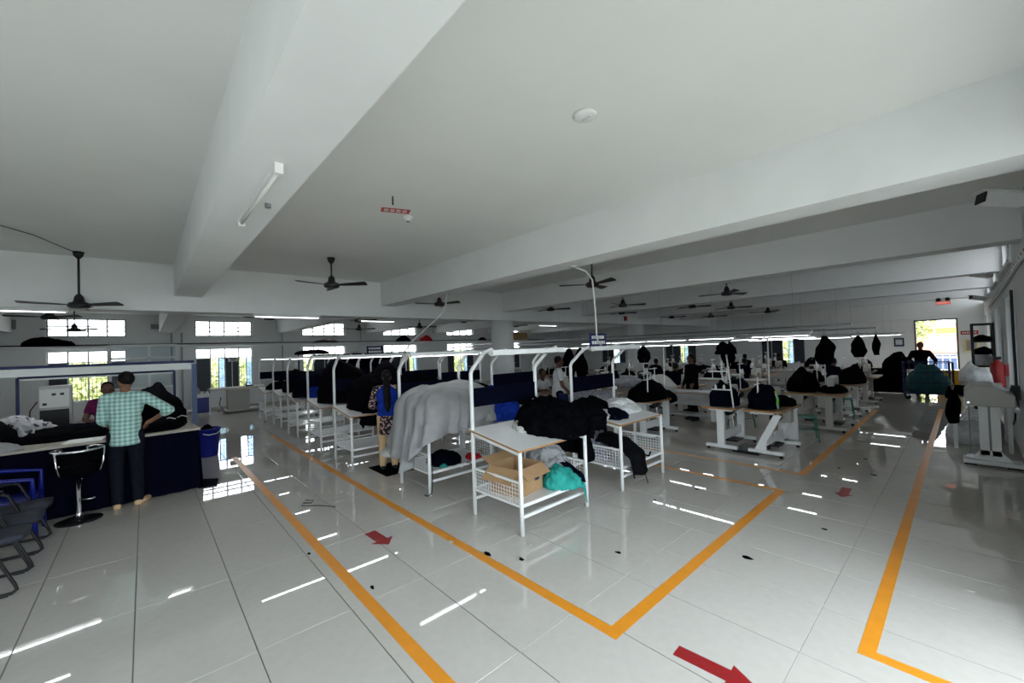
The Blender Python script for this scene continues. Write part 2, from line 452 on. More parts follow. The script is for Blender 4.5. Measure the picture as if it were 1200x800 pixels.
# doorway in the far wall: open frame, grey jambs
D = sempty('door_1')
f = MB(); x0, x1, z1 = DOOR[0], DOOR[1], DOOR[3]
f.box(x0, x0+.05, YF-.02, YF+.12, 0, z1).box(x1-.05, x1, YF-.02, YF+.12, 0, z1).box(x0, x1, YF-.02, YF+.12, z1-.05, z1)
f.build('door_frame', 'frame_dark', D)
struct(MB().box(x0-.1, x0, YF-.015, YF, 0, z1+.1).box(x1, x1+.1, YF-.015, YF, 0, z1+.1).box(x0, x1, YF-.015, YF, z1, z1+.1).build('trim_1', 'wall_paint'))
# ledge that runs over the lower windows of the left wall
struct(MB().box(XL, XL+.45, YB, 20, 2.40, 2.46).build('trim_2', 'wall_paint'))

# ------------------------------------------------------------------ outside
struct(MB().box(-70, 60, -60, 90, -.6, -.45).build('ground', 'outdoor_ground'))
def leaf_mass(n, rx, ry, rz, size, seed):
    r = random.Random(seed); b = MB()
    for _ in range(n):
        while True:
            p = Vector((r.uniform(-1, 1), r.uniform(-1, 1), r.uniform(-1, 1)))
            if .35 < p.length < 1: break
        k = 1+.25*noise.noise(p*2.3+Vector((seed, 0, 0)))
        c = Vector((p.x*rx*k, p.y*ry*k, p.z*rz*k))
        a = Vector((r.gauss(0, 1), r.gauss(0, 1), r.gauss(0, 1))).normalized()*size
        q = a.cross(Vector((r.gauss(0, 1), r.gauss(0, 1), r.gauss(0, 1)))).normalized()*size*.5
        b.add([c-a, c+q, c+a, c-q], [(0, 1, 2, 3)])
    return b
TL = ['behind the counter end window', 'behind the window over the pressing table', 'behind the third window of the long wall', 'behind the fourth window of the long wall', 'behind the fifth window of the long wall', 'behind the sixth window of the long wall']
protoA = thing('garden_tree', 'leafy yellow-green tree outside ' + TL[0], 'tree', (-25, LW[0]*1.31, -.45), 0, 'trees beyond the window wall')
leaf_mass(2600, 1.7, 1.95, 1.12, .17, 3).xf(Matrix.Translation((0, 0, 1.28))).build('foliage', 'leaf_yellow', protoA)['kind'] = 'stuff'
MB().tube([(0, 0, 0), (.05, .05, .6), (0, .1, 1.1)], .12, 8, .07).build('trunk', 'bark', protoA)
for k in range(1, 6):
    dup(protoA, (-25, LW[k]*1.31, -.45), 0, 'leafy yellow-green tree outside ' + TL[k])
for k, x in enumerate((-7.6, -14.6)):
    dup(protoA, (x, 28.5, -.45), 1.57, 'leafy tree outside the far wall window %s' % ('with the hanging garment before it' if k == 0 else 'behind the round columns'))
t = thing('garden_tree', 'pale green tree seen through the open doorway', 'tree', (-2.55, 36.0, -.45))
leaf_mass(3000, 1.35, 1.2, 1.5, .15, 5).xf(Matrix.Translation((0, 0, 3.2))).build('foliage', 'leaf_yellow', t)['kind'] = 'stuff'
MB().tube([(0, 0, 0), (.05, .05, 1.2), (0, .1, 2.2)], .14, 8, .07).build('trunk', 'bark', t)
t = thing('house', 'low house with a brown tiled roof outside the doorway', 'building', (0, 38, -.45))
MB().box(-5, 6, 0, 4, 0, 1.3).build('house_wall', 'house_wall', t)
MB().prism([(-.6, 1.2), (2, 2.25), (4.6, 1.2)], -5.4, 6.4, 'x').build('roof', 'roof_tile', t)
t = thing('house', 'far pink-roofed house behind the low brown roof', 'building', (3, 50, -.45))
MB().box(-7, 5, 0, 4, 0, 2.4).build('house_wall', 'house_wall', t)
MB().prism([(-.6, 2.3), (2, 3.3), (4.6, 2.3)], -7.4, 5.4, 'x').build('roof', 'roof_tile', t)
rb = thing('roadside_board', 'yellow roadside board seen through the open doorway', 'sign board', (0, 44, -.45))
MB().box(-3.2, 1.5, 0, .1, 2.4, 2.8).build('board', 'yellow_board', rb)
for x in (-2.9, 1.2): MB().box(x-.05, x+.05, .1, .2, 0, 2.8).build('post', 'steel', rb)
gt = thing('yard_gate', 'pale blue metal gate outside the doorway', 'gate', (-.8, 28, -.45))
for k in range(14): MB().box(-1.6+.24*k, -1.4+.24*k, -.01, .01, .15, 1.35).build('gate_panel', 'light_blue_metal', gt)
for z in (.3, 1.25): MB().box(-1.65, 1.75, -.03, .03, z-.03, z+.03).build('gate_rail', 'frame_paint', gt)
for x in (-1.7, 1.8): MB().box(x-.06, x+.06, -.06, .06, 0, 1.6).build('gate_post', 'frame_paint', gt)
# ------------------------------------------------------------------ floor markings
def flat(poly, name, m, label, cat, group=None, h=.0012):
    return tag(MB().prism(poly, 0.0004, h, 'z').build(name, m), label, cat, group)
flat([(-9.5, 1.21), (.0, 1.21), (.0, 1.30), (-9.5, 1.30)], 'floor_tape', 'orange_tape', 'long straight orange tape line on the floor by the counter', 'floor marking')
a, b = 2.235, 2.325
flat([(-11.5, a), (-1.58, a), (-1.58, 5.975), (-4.2, 5.975), (-4.2, 5.905), (-1.675, 5.905), (-1.675, b), (-11.5, b)], 'floor_tape', 'orange_tape',
     'orange tape outline around the white checking tables', 'floor marking')
flat([(-6.5, 6.80), (-1.555, 6.80), (-1.555, 14.0), (-1.645, 14.0), (-1.645, 6.87), (-6.5, 6.87)], 'floor_tape', 'orange_tape', 'orange tape outline in front of the sewing machines', 'floor marking')
flat([(-.505, 3.165), (.45, 3.165), (.45, 3.245), (-.425, 3.245), (-.425, 15), (-.505, 15)], 'floor_tape', 'orange_tape', 'orange tape bent in an L along the wall with the fire extinguisher', 'floor marking')
def arrow(x, y, rz, L, w, label):
    p = [(-L/2, -w/2), (L*.15, -w/2), (L*.15, -w*1.0), (L/2, 0), (L*.15, w*1.0), (L*.15, w/2), (-L/2, w/2)]
    p = [(x+u*math.cos(rz)-v*math.sin(rz), y+u*math.sin(rz)+v*math.cos(rz)) for u, v in p]
    flat(p, 'floor_arrow', 'red_tape', label, 'floor arrow')
arrow(-1.04, 2.44, R(4), .46, .10, 'dark red floor arrow outside the taped corner by the cardboard box table')
arrow(-4.12, 1.77, R(3), .42, .12, 'red floor arrow between the two parallel orange tape lines')
arrow(-1.06, 6.36, R(-88), .42, .10, 'small red floor arrow in the aisle near the sewing machines')
# small bits of waste on the tiles
for k, (x, y, s, m) in enumerate([(-3.05, 2.35, .05, 'black_cloth'), (-2.75, 2.5, .04, 'black_cloth'), (-3.3, 1.35, .03, 'black_cloth'), (-4.3, 1.15, .03, 'black_cloth'), (-2.6, 4.6, .025, 'black_cloth'),
                                  (-2.2, 3.2, .03, 'black_cloth'), (-1.35, 3.9, .05, 'black_cloth'), (-1.3, 7.5, .03, 'black_cloth'), (-1.0, 5.0, .03, 'black_cloth'), (-.9, 7.4, .04, 'black_cloth'), (-2.4, 5.3, .03, 'black_cloth'), (-1.1, 8.3, .03, 'black_cloth'),
                                  (-3.5, 2.25, .035, 'pale_cloth'), (-2.9, 2.75, .03, 'pale_cloth'), (-5.9, 2.0, .04, 'pale_cloth'), (-.05, 4.5, .03, 'pale_cloth'), (-2.15, 8.9, .08, 'pale_cloth'), (-1.35, 9.8, .08, 'pale_cloth')]):
    r = random.Random(k)
    n = 7; p = [(x+s*r.uniform(.4, 1)*math.cos(6.283*i/n)*1.2, y+s*r.uniform(.4, 1)*math.sin(6.283*i/n)*.7) for i in range(n)]
    dk = m == 'black_cloth'
    o = MB().prism(p, .0005, .006, 'z').build('fabric_scrap', m)
    tag(o, 'tiny black scrap of cloth lying on the tiles' if dk else 'tiny pale scrap lying on the tiles', 'scrap', 'black scraps on the floor' if dk else 'pale scraps on the floor')
# loop of dark thread on the floor between the orange lines
pts = [(-5.9, 1.55, .006), (-5.8, 1.62, .006), (-5.72, 1.58, .006), (-5.8, 1.5, .006), (-5.7, 1.45, .008), (-5.55, 1.62, .006), (-5.35, 1.75, .006)]
tag(MB().tube(pts, .005, 6).build('cord_scrap', 'cable'), 'tangled black cord scrap on the tiles between the orange tape lines', 'cord')

# ------------------------------------------------------------------ checking tables
def make_table(label, group=None, panel=True, w=.84, l=1.06):
    t = thing('checking_table', label, 'table', (0, 0, 0), 0, group)
    hx, hy = w/2-.02, l/2
    for sy in (-1, 1):
        MB().tube([(hx, sy*hy, 0), (hx, sy*hy, .855)], .022, 10).build('leg', 'white_metal', t, True)
        MB().tube([(-hx, sy*hy, 0), (-hx, sy*hy, 1.63), (-hx+.03, sy*hy, 1.68), (-hx+.26, sy*hy, 1.87), (-hx+.40, sy*hy, 1.905)], .023, 10).build('post', 'white_metal', t, True)
        g = MB()   # wire basket side
        y = sy*hy
        g.bar((-hx, y, .53), (hx, y, .53), .022); g.bar((-hx, y, .29), (hx, y, .29), .022)
        n = 18
        for k in range(1, n): g.tube([(-hx+2*hx*k/n, y, .3), (-hx+2*hx*k/n, y, .52)], .0032, 4)
        for k in range(1, 6): g.tube([(-hx, y, .29+.04*k), (hx, y, .29+.04*k)], .0032, 4)
        g.build('wire_basket_side', 'white_metal', t)
    top = MB()
    zf, zb, e = .865, .985, .47
    x0, x1, y0, y1 = -w/2-.03, w/2, -hy-.03, hy-.04
    top.add([(x0, y0, zb-.022), (x1, y0, zf-.022), (x1, y1, zf-.022), (x0, y1, zb-.022), (x0, y0, zb), (x1, y0, zf), (x1, y1, zf), (x0, y1, zb)],
            [(3, 2, 1, 0), (4, 5, 6, 7), (0, 1, 5, 4), (1, 2, 6, 5), (2, 3, 7, 6), (3, 0, 4, 7)])
    tp = top.build('tabletop', 'laminate', t)
    eb = MB(); q = [(x0, y0, zb-.011), (x1, y0, zf-.011), (x1, y1, zf-.011), (x0, y1, zb-.011)]
    for i in range(4): eb.bar(q[i], q[(i+1) % 4], .006, .019)
    eb.build('edge_band', 'wood_edge', tp)
    MB().box(-hx, hx, -hy, hy, .285, .30).build('shelf', 'grey_plastic' if False else 'laminate', t)
    s = MB()
    for sx in (1, -1):
        MB().bar((sx*hx, -hy, .30), (sx*hx, hy, .30), .035).build('shelf_rail', 'white_metal', t)
        MB().bar((sx*hx, -hy, .185), (sx*hx, hy, .185), .03).build('stretcher', 'white_metal', t)
    for sy in (-1, 1):
        MB().bar((-hx, sy*(hy-.005), .93), (hx, sy*(hy-.005), .82), .03).build('top_rail', 'white_metal', t)
    if panel:
        MB().box(-hx-.012, -hx+.012, -hy+.02, hy-.02, 1.235, 1.455).build('fabric_panel', 'navy_fabric', t, bevel=.004)
    MB().box(-hx+.018, -hx+.05, hy-.02, hy+.02, 1.19, 1.24).build('socket_box', 'laminate', t)
    return t
row1 = [(-3.08, 2.83), (-4.80, 2.78), (-6.93, 2.56), (-8.62, 2.58), (-10.45, 2.62), (-12.28, 2.68), (-13.95, 2.64)]
lab1 = ['white wire-basket table with a cardboard box on its lower shelf', 'white wire-basket table draped with a big grey sheet',
        'white wire-basket table beside the woman in the blue vest', 'white wire-basket table piled with black garments, next beyond the one by the woman',
        'white wire-basket table under dark garments, between black piles', 'white wire-basket table near the end of the row towards the windows',
        'white wire-basket table at the window end of the row']
T1 = make_table(lab1[0]); proto_t = T1
for k, (xf, y0) in enumerate(row1):
    o = T1 if k == 0 else dup(proto_t, label=lab1[k])
    o.location = (xf-.40, y0+.53, 0)
row2 = [(-3.04, 4.61), (-4.86, 4.60), (-6.6, 4.62), (-8.35, 4.6), (-10.15, 4.62), (-11.9, 4.6), (-13.7, 4.62)]
lab2 = ['white wire-basket table with crumpled plastic bags and dark cloth on top', 'white wire-basket table behind the blue cloth bundle, nearly bare top',
        'white wire-basket table with dark garments behind the grey sheet'] + ['white table with dark panel in the row behind the black piles']*4
for k, (xf, y0) in enumerate(row2):
    o = dup(proto_t, label=lab2[k])
    o.location = (xf-.42, y0+.53, 0)
    if k > 2: o['group'] = 'tables of the second row'

# ------------------------------------------------------------------ tube lights on the posts
def make_tube(label, group, m='tube_lit', L=1.2, refl=.1):
    t = thing('tube_light', label, 'light', (0, 0, 0), R(90), group)
    MB().prism([(-refl/2, 0), (-refl/2+.004, 0), (-.022, .045), (.022, .045), (refl/2-.004, 0), (refl/2, 0), (.026, .052), (-.026, .052)], -L/2, L/2, 'x').build('reflector', 'white_metal', t)
    MB().box(-L/2, L/2, -.02, .02, .02, .045).build('housing', 'white_metal', t)
    MB().tube([(-L/2+.03, 0, .004), (L/2-.03, 0, .004)], .013, 10).build('tube', m, t, True)
    for s in (-1, 1): MB().cbox((s*(L/2-.018), 0, .012), (.03, .034, .045)).build('end_cap', 'white_metal', t)
    return t
tl = make_tube('lit tube light over the grey sheet', None)
tl.location = (row1[1][0]-.37, row1[1][1]+.56, 1.845)
toff = make_tube('unlit white tube light over the table with the cardboard box', None, 'paper')
toff.location = (row1[0][0]-.37, row1[0][1]+.56, 1.845)
tlab = ['', 'lit tube light over the grey sheet', 'lit tube light over the heap beside the woman in the blue vest', 'lit tube light over the black heap beyond the woman', 'lit tube light over the dark heap with a blue bundle'] + ['lit tube light over a table near the windows']*2
for k, (xf, y0) in enumerate(row1):
    if k > 1: dup(tl, (xf-.37, y0+.56, 1.845), R(90), tlab[k], 'tube lights at the window end of the first row' if k > 4 else None)
for k, (xf, y0) in enumerate(row2):
    dup(tl if k else toff, (xf-.40, y0+.56, 1.845), R(90), 'unlit white tube light over the front table of the second row' if k == 0 else 'lit tube light over a table of the second row', 'tube lights over the second row' if k else None)
# hanging number plates on the rails
def plate(loc, rz, label):
    t = thing('line_sign', label, 'sign', loc, rz)
    MB().box(-.19, .19, -.008, .008, -.1, .1).build('board', 'blue_metal', t)
    b = MB()
    r = random.Random(4)
    for z in (.045, -.03):
        x = -.15
        while x < .13:
            w = r.uniform(.02, .05); b.box(x, x+w, -.0095, .0095, z-.022, z+.022); x += w+.012
    b.build('lettering', 'paper', t)
plate((-3.46, 4.75, 1.98), R(90), 'small blue line sign with white lettering above the second table row')
plate((-9.0, 3.9, 1.98), R(90), 'small blue line sign with white lettering above the black piles')
# ------------------------------------------------------------------ cloth builders
def heap_mesh(rx, ry, rz, seed, nu=56, nv=20, fold=.13, p=2.2):
    """a crumpled pile: rounded irregular mound of lumps with wandering folds; base at z=0"""
    vs = []; fs = []; off = Vector((seed*3.7, seed*1.3, seed*.7)); rr = random.Random(seed)
    lumps = [(rr.uniform(-.6, .6), rr.uniform(-.6, .6), rr.uniform(.22, .45), rr.uniform(-.22, .30)) for _ in range(7)]
    e = min(1.0, 2.4/(p+.6)); amp = .012+.22*fold*min(rz, .3)
    for i in range(nv+1):
        t = i/nv
        for j in range(nu):
            a = 2*math.pi*j/nu; d = Vector((math.cos(a), math.sin(a), 0))
            out = 1+.28*noise.noise(d*.9+off)+.10*noise.noise(d*2.6+off)
            r = math.sin(t*math.pi/2)**.9; c = max(0, math.cos(t*math.pi/2))**e
            u, v = d.x*r, d.y*r
            h = c*(1+sum(q[3]*math.exp(-((u-q[0])**2+(v-q[1])**2)/q[2]**2) for q in lumps))
            x, y, z = u*rx*out, v*ry*out, h*rz*.95
            q = Vector((x, y, z)); w = Vector((noise.noise(q*3+off), noise.noise(q*3-off), noise.noise(q*3.3+off*.5)))*.25
            f1 = 1-2*abs(noise.noise((q+w)*5.5+off)); f2 = 1-2*abs(noise.noise((q+w*1.6)*12+off))
            f3 = 1-2*abs(noise.noise(Vector((q.x*9+q.y*26, q.y*9-q.x*26, q.z*14))*.8+w*3+off))
            dsp = amp*(f1*1.3+f2*.6+f3*.4)
            nrm = Vector((u/max(rx, .05)*.3, v/max(ry, .05)*.3, .35*c+.1)).normalized()
            q = q+nrm*dsp
            if i == nv: q.z = 0
            vs.append((q.x, q.y, max(q.z, .003 if i < nv else 0)))
    for i in range(nv):
        for j in range(nu):
            fs.append((i*nu+j, i*nu+(j+1) % nu, (i+1)*nu+(j+1) % nu, (i+1)*nu+j))
    fs.append(tuple(nv*nu+j for j in range(nu-1, -1, -1)))
    b = MB(); b.v = vs; b.f = fs
    return b
def heap(name, label, cat, loc, r, m, seed, rz=0, group=None, tilt=0, **k):
    b = heap_mesh(*r, seed, **k)
    if tilt:   # follow a sloping table top (falls towards +x)
        b.v = [(x, y, z-tilt*x) for x, y, z in [tuple(Matrix.Rotation(rz, 3, 'Z') @ Vector(v)) for v in b.v]]; rz = 0
    o = b.build(name, m, None, True); o.location = loc; o.rotation_euler = (0, 0, rz)
    return tag(o, label, cat, group)
def drape(name, label, cat, loc, sx, sy, m, seed, edge, hump=(0, 0, .3, .3, .1), n=44, rz=0, tilt=.143, fold=.03, thick=.008, outline=.12):
    """a sheet lying over a surface with edges edge=(x0,x1,y0,y1) in local coords; what passes an edge hangs down in folds.
       hump=(cx,cy,rx,ry,h): the mound underneath"""
    off = Vector((seed*2.1, seed*.9, seed*1.7)); vs = []; fs = []
    x0, x1, y0, y1 = edge
    for i in range(n+1):
        for j in range(n+1):
            u, v = 2*i/n-1, 2*j/n-1
            k = 1+outline*noise.noise(Vector((u*1.5, v*1.5, 0))+off)
            x, y = u*sx*k, v*sy*k
            h = hump[4]*math.exp(-((x-hump[0])/hump[2])**4-((y-hump[1])/hump[3])**4) if hump[4] else 0
            ax = max(0, x-x1)-max(0, x0-x); ay = max(0, y-y1)-max(0, y0-y)
            drop = math.hypot(ax, ay)
            wob = fold*(noise.noise(Vector((x*5, y*5, 0))+off)+.6*noise.noise(Vector((x*11, y*11, 1))+off))
            z = h+max(-.003, wob*(.5+h*2))+.012
            X, Y = min(max(x, x0), x1), min(max(y, y0), y1)
            if drop > 0:
                ang = x*6 if abs(ay) > abs(ax) else y*6
                w = (.02+.05*min(1, drop/.3))*(1+.9*math.sin(ang*3.1+seed)+.5*noise.noise(Vector((x*7, y*7, 3))+off))
                X += (ax/drop)*w; Y += (ay/drop)*w; z = h*.6-drop+.012
            vs.append((X, Y, z-tilt*X))
    for i in range(n):
        for j in range(n):
            a = i*(n+1)+j; fs.append((a, a+1, a+n+2, a+n+1))
    b = MB(); b.v = vs; b.f = fs
    o = b.build(name, m, None, True); o.location = loc; o.rotation_euler = (0, 0, rz)
    s = o.modifiers.new('solid', 'SOLIDIFY'); s.thickness = thick; s.offset = 1
    return tag(o, label, cat)

# ---- table with the cardboard box (centre -3.48, 3.36)
TS = .143    # slope of the tops
def top_z(xf, x): return .865+TS*(xf-x)
box = thing('cardboard_box', 'open brown cardboard box with splayed flaps on the lower table shelf', 'box', (-3.48, 3.13, .30), R(8))
bx, by, bz = .21, .21, .30
w = MB()
for x in (-bx, bx): w.box(x-.003, x+.003, -by, by, 0, bz)
for y in (-by, by): w.box(-bx, bx, y-.003, y+.003, 0, bz)
w.box(-bx, bx, -by, by, 0, .006)
w.build('carton', 'cardboard', box)
for (a, b2, d) in [((bx, -by, bz), (bx, by, bz), (.12, 0, -.09)), ((-bx, -by, bz), (-bx, by, bz), (-.13, 0, .06)), ((-bx, -by, bz), (bx, -by, bz), (0, -.15, -.12)), ((-bx, by, bz), (bx, by, bz), (0, .13, -.05))]:
    a, b2, d = Vector(a), Vector(b2), Vector(d)
    nrm = (b2-a).cross(d).normalized()*.004
    MB().add([a, b2, b2+d, a+d, a+nrm, b2+nrm, b2+d+nrm, a+d+nrm], [(3, 2, 1, 0), (4, 5, 6, 7), (0, 1, 5, 4), (1, 2, 6, 5), (2, 3, 7, 6), (3, 0, 4, 7)]).build('flap', 'cardboard', box)
b = MB()
for k in range(2): b.box(bx+.003, bx+.0045, .07, .15, .12+.085*k, .19+.085*k)
b.build('print', 'print_ink', box)
b = MB()
for k in range(4): b.box(bx+.003, bx+.0042, -.17, -.03-.03*(k % 2), .06+.03*k, .07+.03*k)
b.build('small_print', 'wood_edge', box)
heap('garment', 'crumpled teal garment on the shelf beside the cardboard box', 'garment', (-3.22, 3.60, .30), (.20, .17, .17), 'teal_cloth', 3, fold=.55, nu=110, nv=44)
heap('garment', 'crumpled light grey garment on the shelf behind the teal one', 'garment', (-3.52, 3.70, .30), (.22, .19, .34), 'grey_cloth', 5, fold=.5, nu=110, nv=44)
drape('garment', 'navy garment sleeve hanging off the shelf across the teal cloth', 'garment', (-3.20, 3.72, .47), .22, .05, 'navy_cloth', 7, (-.3, .14, -.06, .06), (0, 0, .1, .1, .0), 20, 0, .35)
drape('garment', 'teal trouser leg hanging below the shelf by the table leg', 'garment', (-3.16, 3.765, .345), .32, .042, 'teal_cloth', 9, (-.1, .10, -.04, .04), (0, 0, .1, .1, .0), 24, 0, .12)
heap('garment', 'cream cloth end crumpled on the white table top beside the black pile', 'garment', (-3.62, 3.40, top_z(-3.08, -3.62)), (.19, .10, .08), 'pale_cloth', 11, tilt=TS, rz=R(-35), fold=.6, nu=80, nv=30)
heap('garment_pile', 'large black garment heap on the table with the cardboard box', 'clothes', (-3.45, 3.68, top_z(-3.08, -3.45)), (.38, .36, .27), 'black_cloth', 13, tilt=TS, fold=.35, nu=110, nv=44)
drape('garment', 'black garment trailing over the end of the table with the cardboard box', 'garment', (-3.34, 3.90, top_z(-3.08, -3.34)), .27, .44, 'black_cloth', 15, (-.3, .28, -.3, .05), (0, -.1, .2, .2, .14), 40, 0, TS)
heap('garment_pile', 'black garments bridging the gap between the two front tables', 'clothes', (-3.50, 4.40, .86), (.26, .38, .26), 'black_cloth', 17, fold=.16)
drape('garment', 'black garment hanging between the two front white tables', 'garment', (-3.30, 4.33, .95), .22, .30, 'black_cloth', 19, (-.18, .10, -.1, .1), (0, 0, .2, .2, .06), 40, 0, .1)

# ---- table under the grey sheet (front -4.80, y 2.78..3.84)
def grey_sheet():
    nu, nv = 150, 44; vs = []; fs = []; off = Vector((9.1, 2.2, 0))
    for i in range(nv+1):
        s = i/nv
        for j in range(nu):
            a = 2*math.pi*j/nu; d = Vector((math.cos(a), math.sin(a), 0))
            sq = (d.x**6+d.y**6)**(-1/6); rx, ry = (.51+.02*noise.noise(d*.8+off))*sq, (.63+.03*noise.noise(d*.9-off))*sq
            near = max(0, math.cos(a-R(-95))); left = max(0, math.cos(a-R(178))); far = max(0, math.cos(a-R(60)))
            if s < .42:                      # crown over the heap
                t = s/.42; r = math.sin(t*math.pi/2)
                z = .43*math.cos(t*math.pi/2)**.6
                g = t*t*.25
            else:                            # hanging skirt
                t = (s-.42)/.58
                depth = .20+.42*near**3*(1+.3*math.sin(4*a+.6))+.26*left**2
                r = 1+.05*t*near-.06*t*far; z = -depth*t; g = .25+.75*t
            ph = 15*a+3.5*noise.noise(d*1.8+off)
            f = g*((.085+.05*near)*math.sin(ph)+.05*math.sin(2.3*ph+1)+.04*noise.noise(Vector((d.x*9, d.y*9, s*1.2))))
            n = .10*noise.noise(Vector((d.x*1.3*r, d.y*1.3*r, 4)))
            # creases that run from the crown towards the gathered corner
            cr = (1-2*abs(noise.noise(Vector((d.x*r*3.2+s, d.y*r*3.2-s*1.5, s*2))+off)))*.04
            k = r*(1+f)+cr*min(1, s*4)
            vs.append((d.x*rx*k, d.y*ry*k+.06*(1-s), z+n*(1-s)+cr*(1-s)))
    for i in range(nv):
        for j in range(nu):
            fs.append((i*nu+j, (i+1)*nu+j, (i+1)*nu+(j+1) % nu, i*nu+(j+1) % nu))
    b = MB(); b.v = vs; b.f = fs
    o = b.build('grey_sheet', 'grey_cloth', None, True); o.location = (-5.21, 3.29, .985)
    m = o.modifiers.new('solid', 'SOLIDIFY'); m.thickness = .006
    return tag(o, 'big grey sheet draped over a heap on a white table', 'sheet')
grey_sheet()
heap('garment', 'smaller grey cloth bundle behind the grey sheet', 'garment', (-5.12, 3.72, .98), (.20, .22, .36), 'grey_cloth', 23, fold=.4, nu=90, nv=36)
heap('garment', 'bright blue cloth bundle spilling beside the grey sheet', 'garment', (-4.92, 4.06, .84), (.30, .28, .36), 'blue_cloth', 25, fold=.5, nu=100, nv=40)
heap('garment', 'pale grey crumpled cloth at the foot of the blue bundle', 'garment', (-4.76, 3.78, .865), (.10, .11, .13), 'grey_cloth', 26, fold=.2)
heap('garment', 'dark navy cloth on the shelf under the grey sheet', 'garment', (-5.1, 3.2, .30), (.25, .2, .16), 'navy_cloth', 27)
heap('garment', 'red cloth on the shelf under the grey sheet', 'garment', (-4.97, 3.62, .30), (.13, .09, .07), 'red_cloth', 29)
heap('garment', 'small green scrap on the shelf under the grey sheet', 'garment', (-4.87, 3.05, .30), (.06, .05, .03), 'teal_cloth', 31)
o = MB().lathe([(.001, .05), (.16, .05), (.19, .02), (.16, -.01), (.001, -.01)], 28).build('padded_disc', 'pale_cloth', None, True)
o.location = (-5.62, 2.66, .475); o.rotation_euler = (R(18), R(6), 0); o.scale = (1, .9, 1); tag(o, 'pale round padded disc hooked on the corner of the grey sheet table', 'cushion')
tag(MB().tube([(-4.83, 3.32, .3), (-4.76, 3.4, .32), (-4.74, 3.45, .24), (-4.75, 3.47, .1)], .008, 6).build('power_cord', 'cable'), 'thin black cord dangling from the shelf with the red cloth', 'cord')
tag(MB().tube([(-4.76, 2.80, .40), (-4.75, 2.79, .2), (-4.75, 2.77, .04), (-4.80, 2.74, .008), (-4.86, 2.73, .008)], .008, 6).build('power_cord', 'cable'), 'black cord running down the front leg of the grey sheet table', 'cord')

# ---- black piles further along the first row
heap('garment_pile', 'tall black garment heap beside the woman in the blue vest', 'clothes', (-7.45, 3.30, .90), (.50, .60, .68), 'black_cloth', 33, fold=.07, p=3.2)
drape('garment', 'black garment hanging off the table beside the woman in the blue vest', 'garment', (-7.12, 3.05, .93), .36, .42, 'black_cloth', 35, (-.3, .12, -.25, .4), (0, 0, .3, .3, .12), 36, 0, TS)
heap('garment_pile', 'black garment heap on the next table beyond the woman', 'clothes', (-9.05, 3.22, .92), (.48, .58, .78), 'black_cloth', 37, fold=.08, p=3)
heap('garment_pile', 'dark garment heap with a blue bundle leaning on it', 'clothes', (-10.85, 3.25, .92), (.46, .56, .62), 'navy_cloth', 39, fold=.12)
heap('garment', 'blue cloth bundle on the dark garment heap', 'garment', (-10.45, 3.05, .92), (.16, .16, .32), 'blue_cloth', 40)
heap('garment_pile', 'dark garment heap near the window end of the first table row', 'clothes', (-12.7, 3.3, .92), (.40, .5, .5), 'black_cloth', 41)
heap('garment_pile', 'low black heap on the last table before the windows', 'clothes', (-14.35, 3.2, .92), (.36, .42, .22), 'black_cloth', 43)
for k, x in enumerate((-6.98, -9.1, -10.9, -12.75, -14.35)):
    heap('garment_pile', 'black garment pile on the second table row behind the tall heaps', 'clothes', (x, 5.13, .91), (.42, .5, .30+.08*(k % 3)), 'black_cloth' if k % 2 else 'navy_cloth', 45+k, group='dark piles on the second table row')

# ---- second row front table (front -3.04, y 4.61..5.67)
z = lambda x: top_z(-3.04, x)
heap('garment', 'flat navy garment lying on the front table of the second row', 'garment', (-3.38, 4.93, z(-3.38)), (.20, .27, .06), 'navy_cloth', 51, tilt=TS, rz=R(20), fold=.5, nu=80, nv=30)
heap('garment', 'pale cream cloth beside the flat navy garment', 'garment', (-3.45, 4.70, z(-3.45)), (.14, .16, .07), 'pale_cloth', 53, tilt=TS, fold=.7, nu=80, nv=30)
heap('garment', 'dark angular garment standing at the back of the second row front table', 'garment', (-3.70, 4.85, z(-3.7)), (.16, .28, .17), 'black_cloth', 55, tilt=TS, fold=.2)
heap('plastic_bag', 'crumpled clear plastic bag on the front table of the second row', 'bag', (-3.55, 5.38, z(-3.55)), (.24, .26, .10), 'poly_bag', 57, tilt=TS, fold=.6, nu=90, nv=36)
heap('plastic_bag', 'flat pale plastic sheet behind the navy garment', 'bag', (-3.72, 5.28, z(-3.72)), (.18, .2, .06), 'poly_bag', 59, tilt=TS, fold=.7, nu=80, nv=30)
heap('garment', 'floral patterned cloth bundle on the shelf below the navy garment', 'garment', (-3.62, 4.80, .30), (.20, .16, .36), 'floral_white', 61)
drape('garment', 'black knitted garment spilling through the table end below the navy garment', 'garment', (-3.22, 4.86, .46), .46, .20, 'black_sheer', 63, (-.3, .22, -.2, .2), (-.1, 0, .3, .2, .16), 44, 0, .15, .05)
tag(MB().tube([(-3.05, 4.95, .46), (-3.0, 5.05, .40), (-2.98, 5.16, .36), (-3.0, 5.24, .40)], .012, 6).build('strap', 'black_cloth'), 'black strap of the knitted garment curling on the shelf', 'strap')
tag(MB().tube([(-2.98, 4.98, .38), (-2.97, 5.0, .2), (-2.96, 5.03, .12), (-2.95, 5.05, .02)], .008, 6).build('cord_scrap', 'cable'), 'thin black cord hanging below the knitted garment', 'cord')
# ---- second row, second table
heap('garment', 'small black garment on the bare table behind the blue bundle', 'garment', (-5.35, 5.0, .945), (.18, .2, .10), 'black_cloth', 65, tilt=TS, fold=.2)
heap('garment', 'grey patterned cloth on the shelf of the bare table', 'garment', (-5.2, 4.95, .30), (.26, .3, .35), 'floral_white', 67)
tag(MB().box(-5.15, -5.05, 5.2, 5.35, .925, .94).build('paper_stack', 'paper'), 'small stack of papers on the bare table', 'paper')
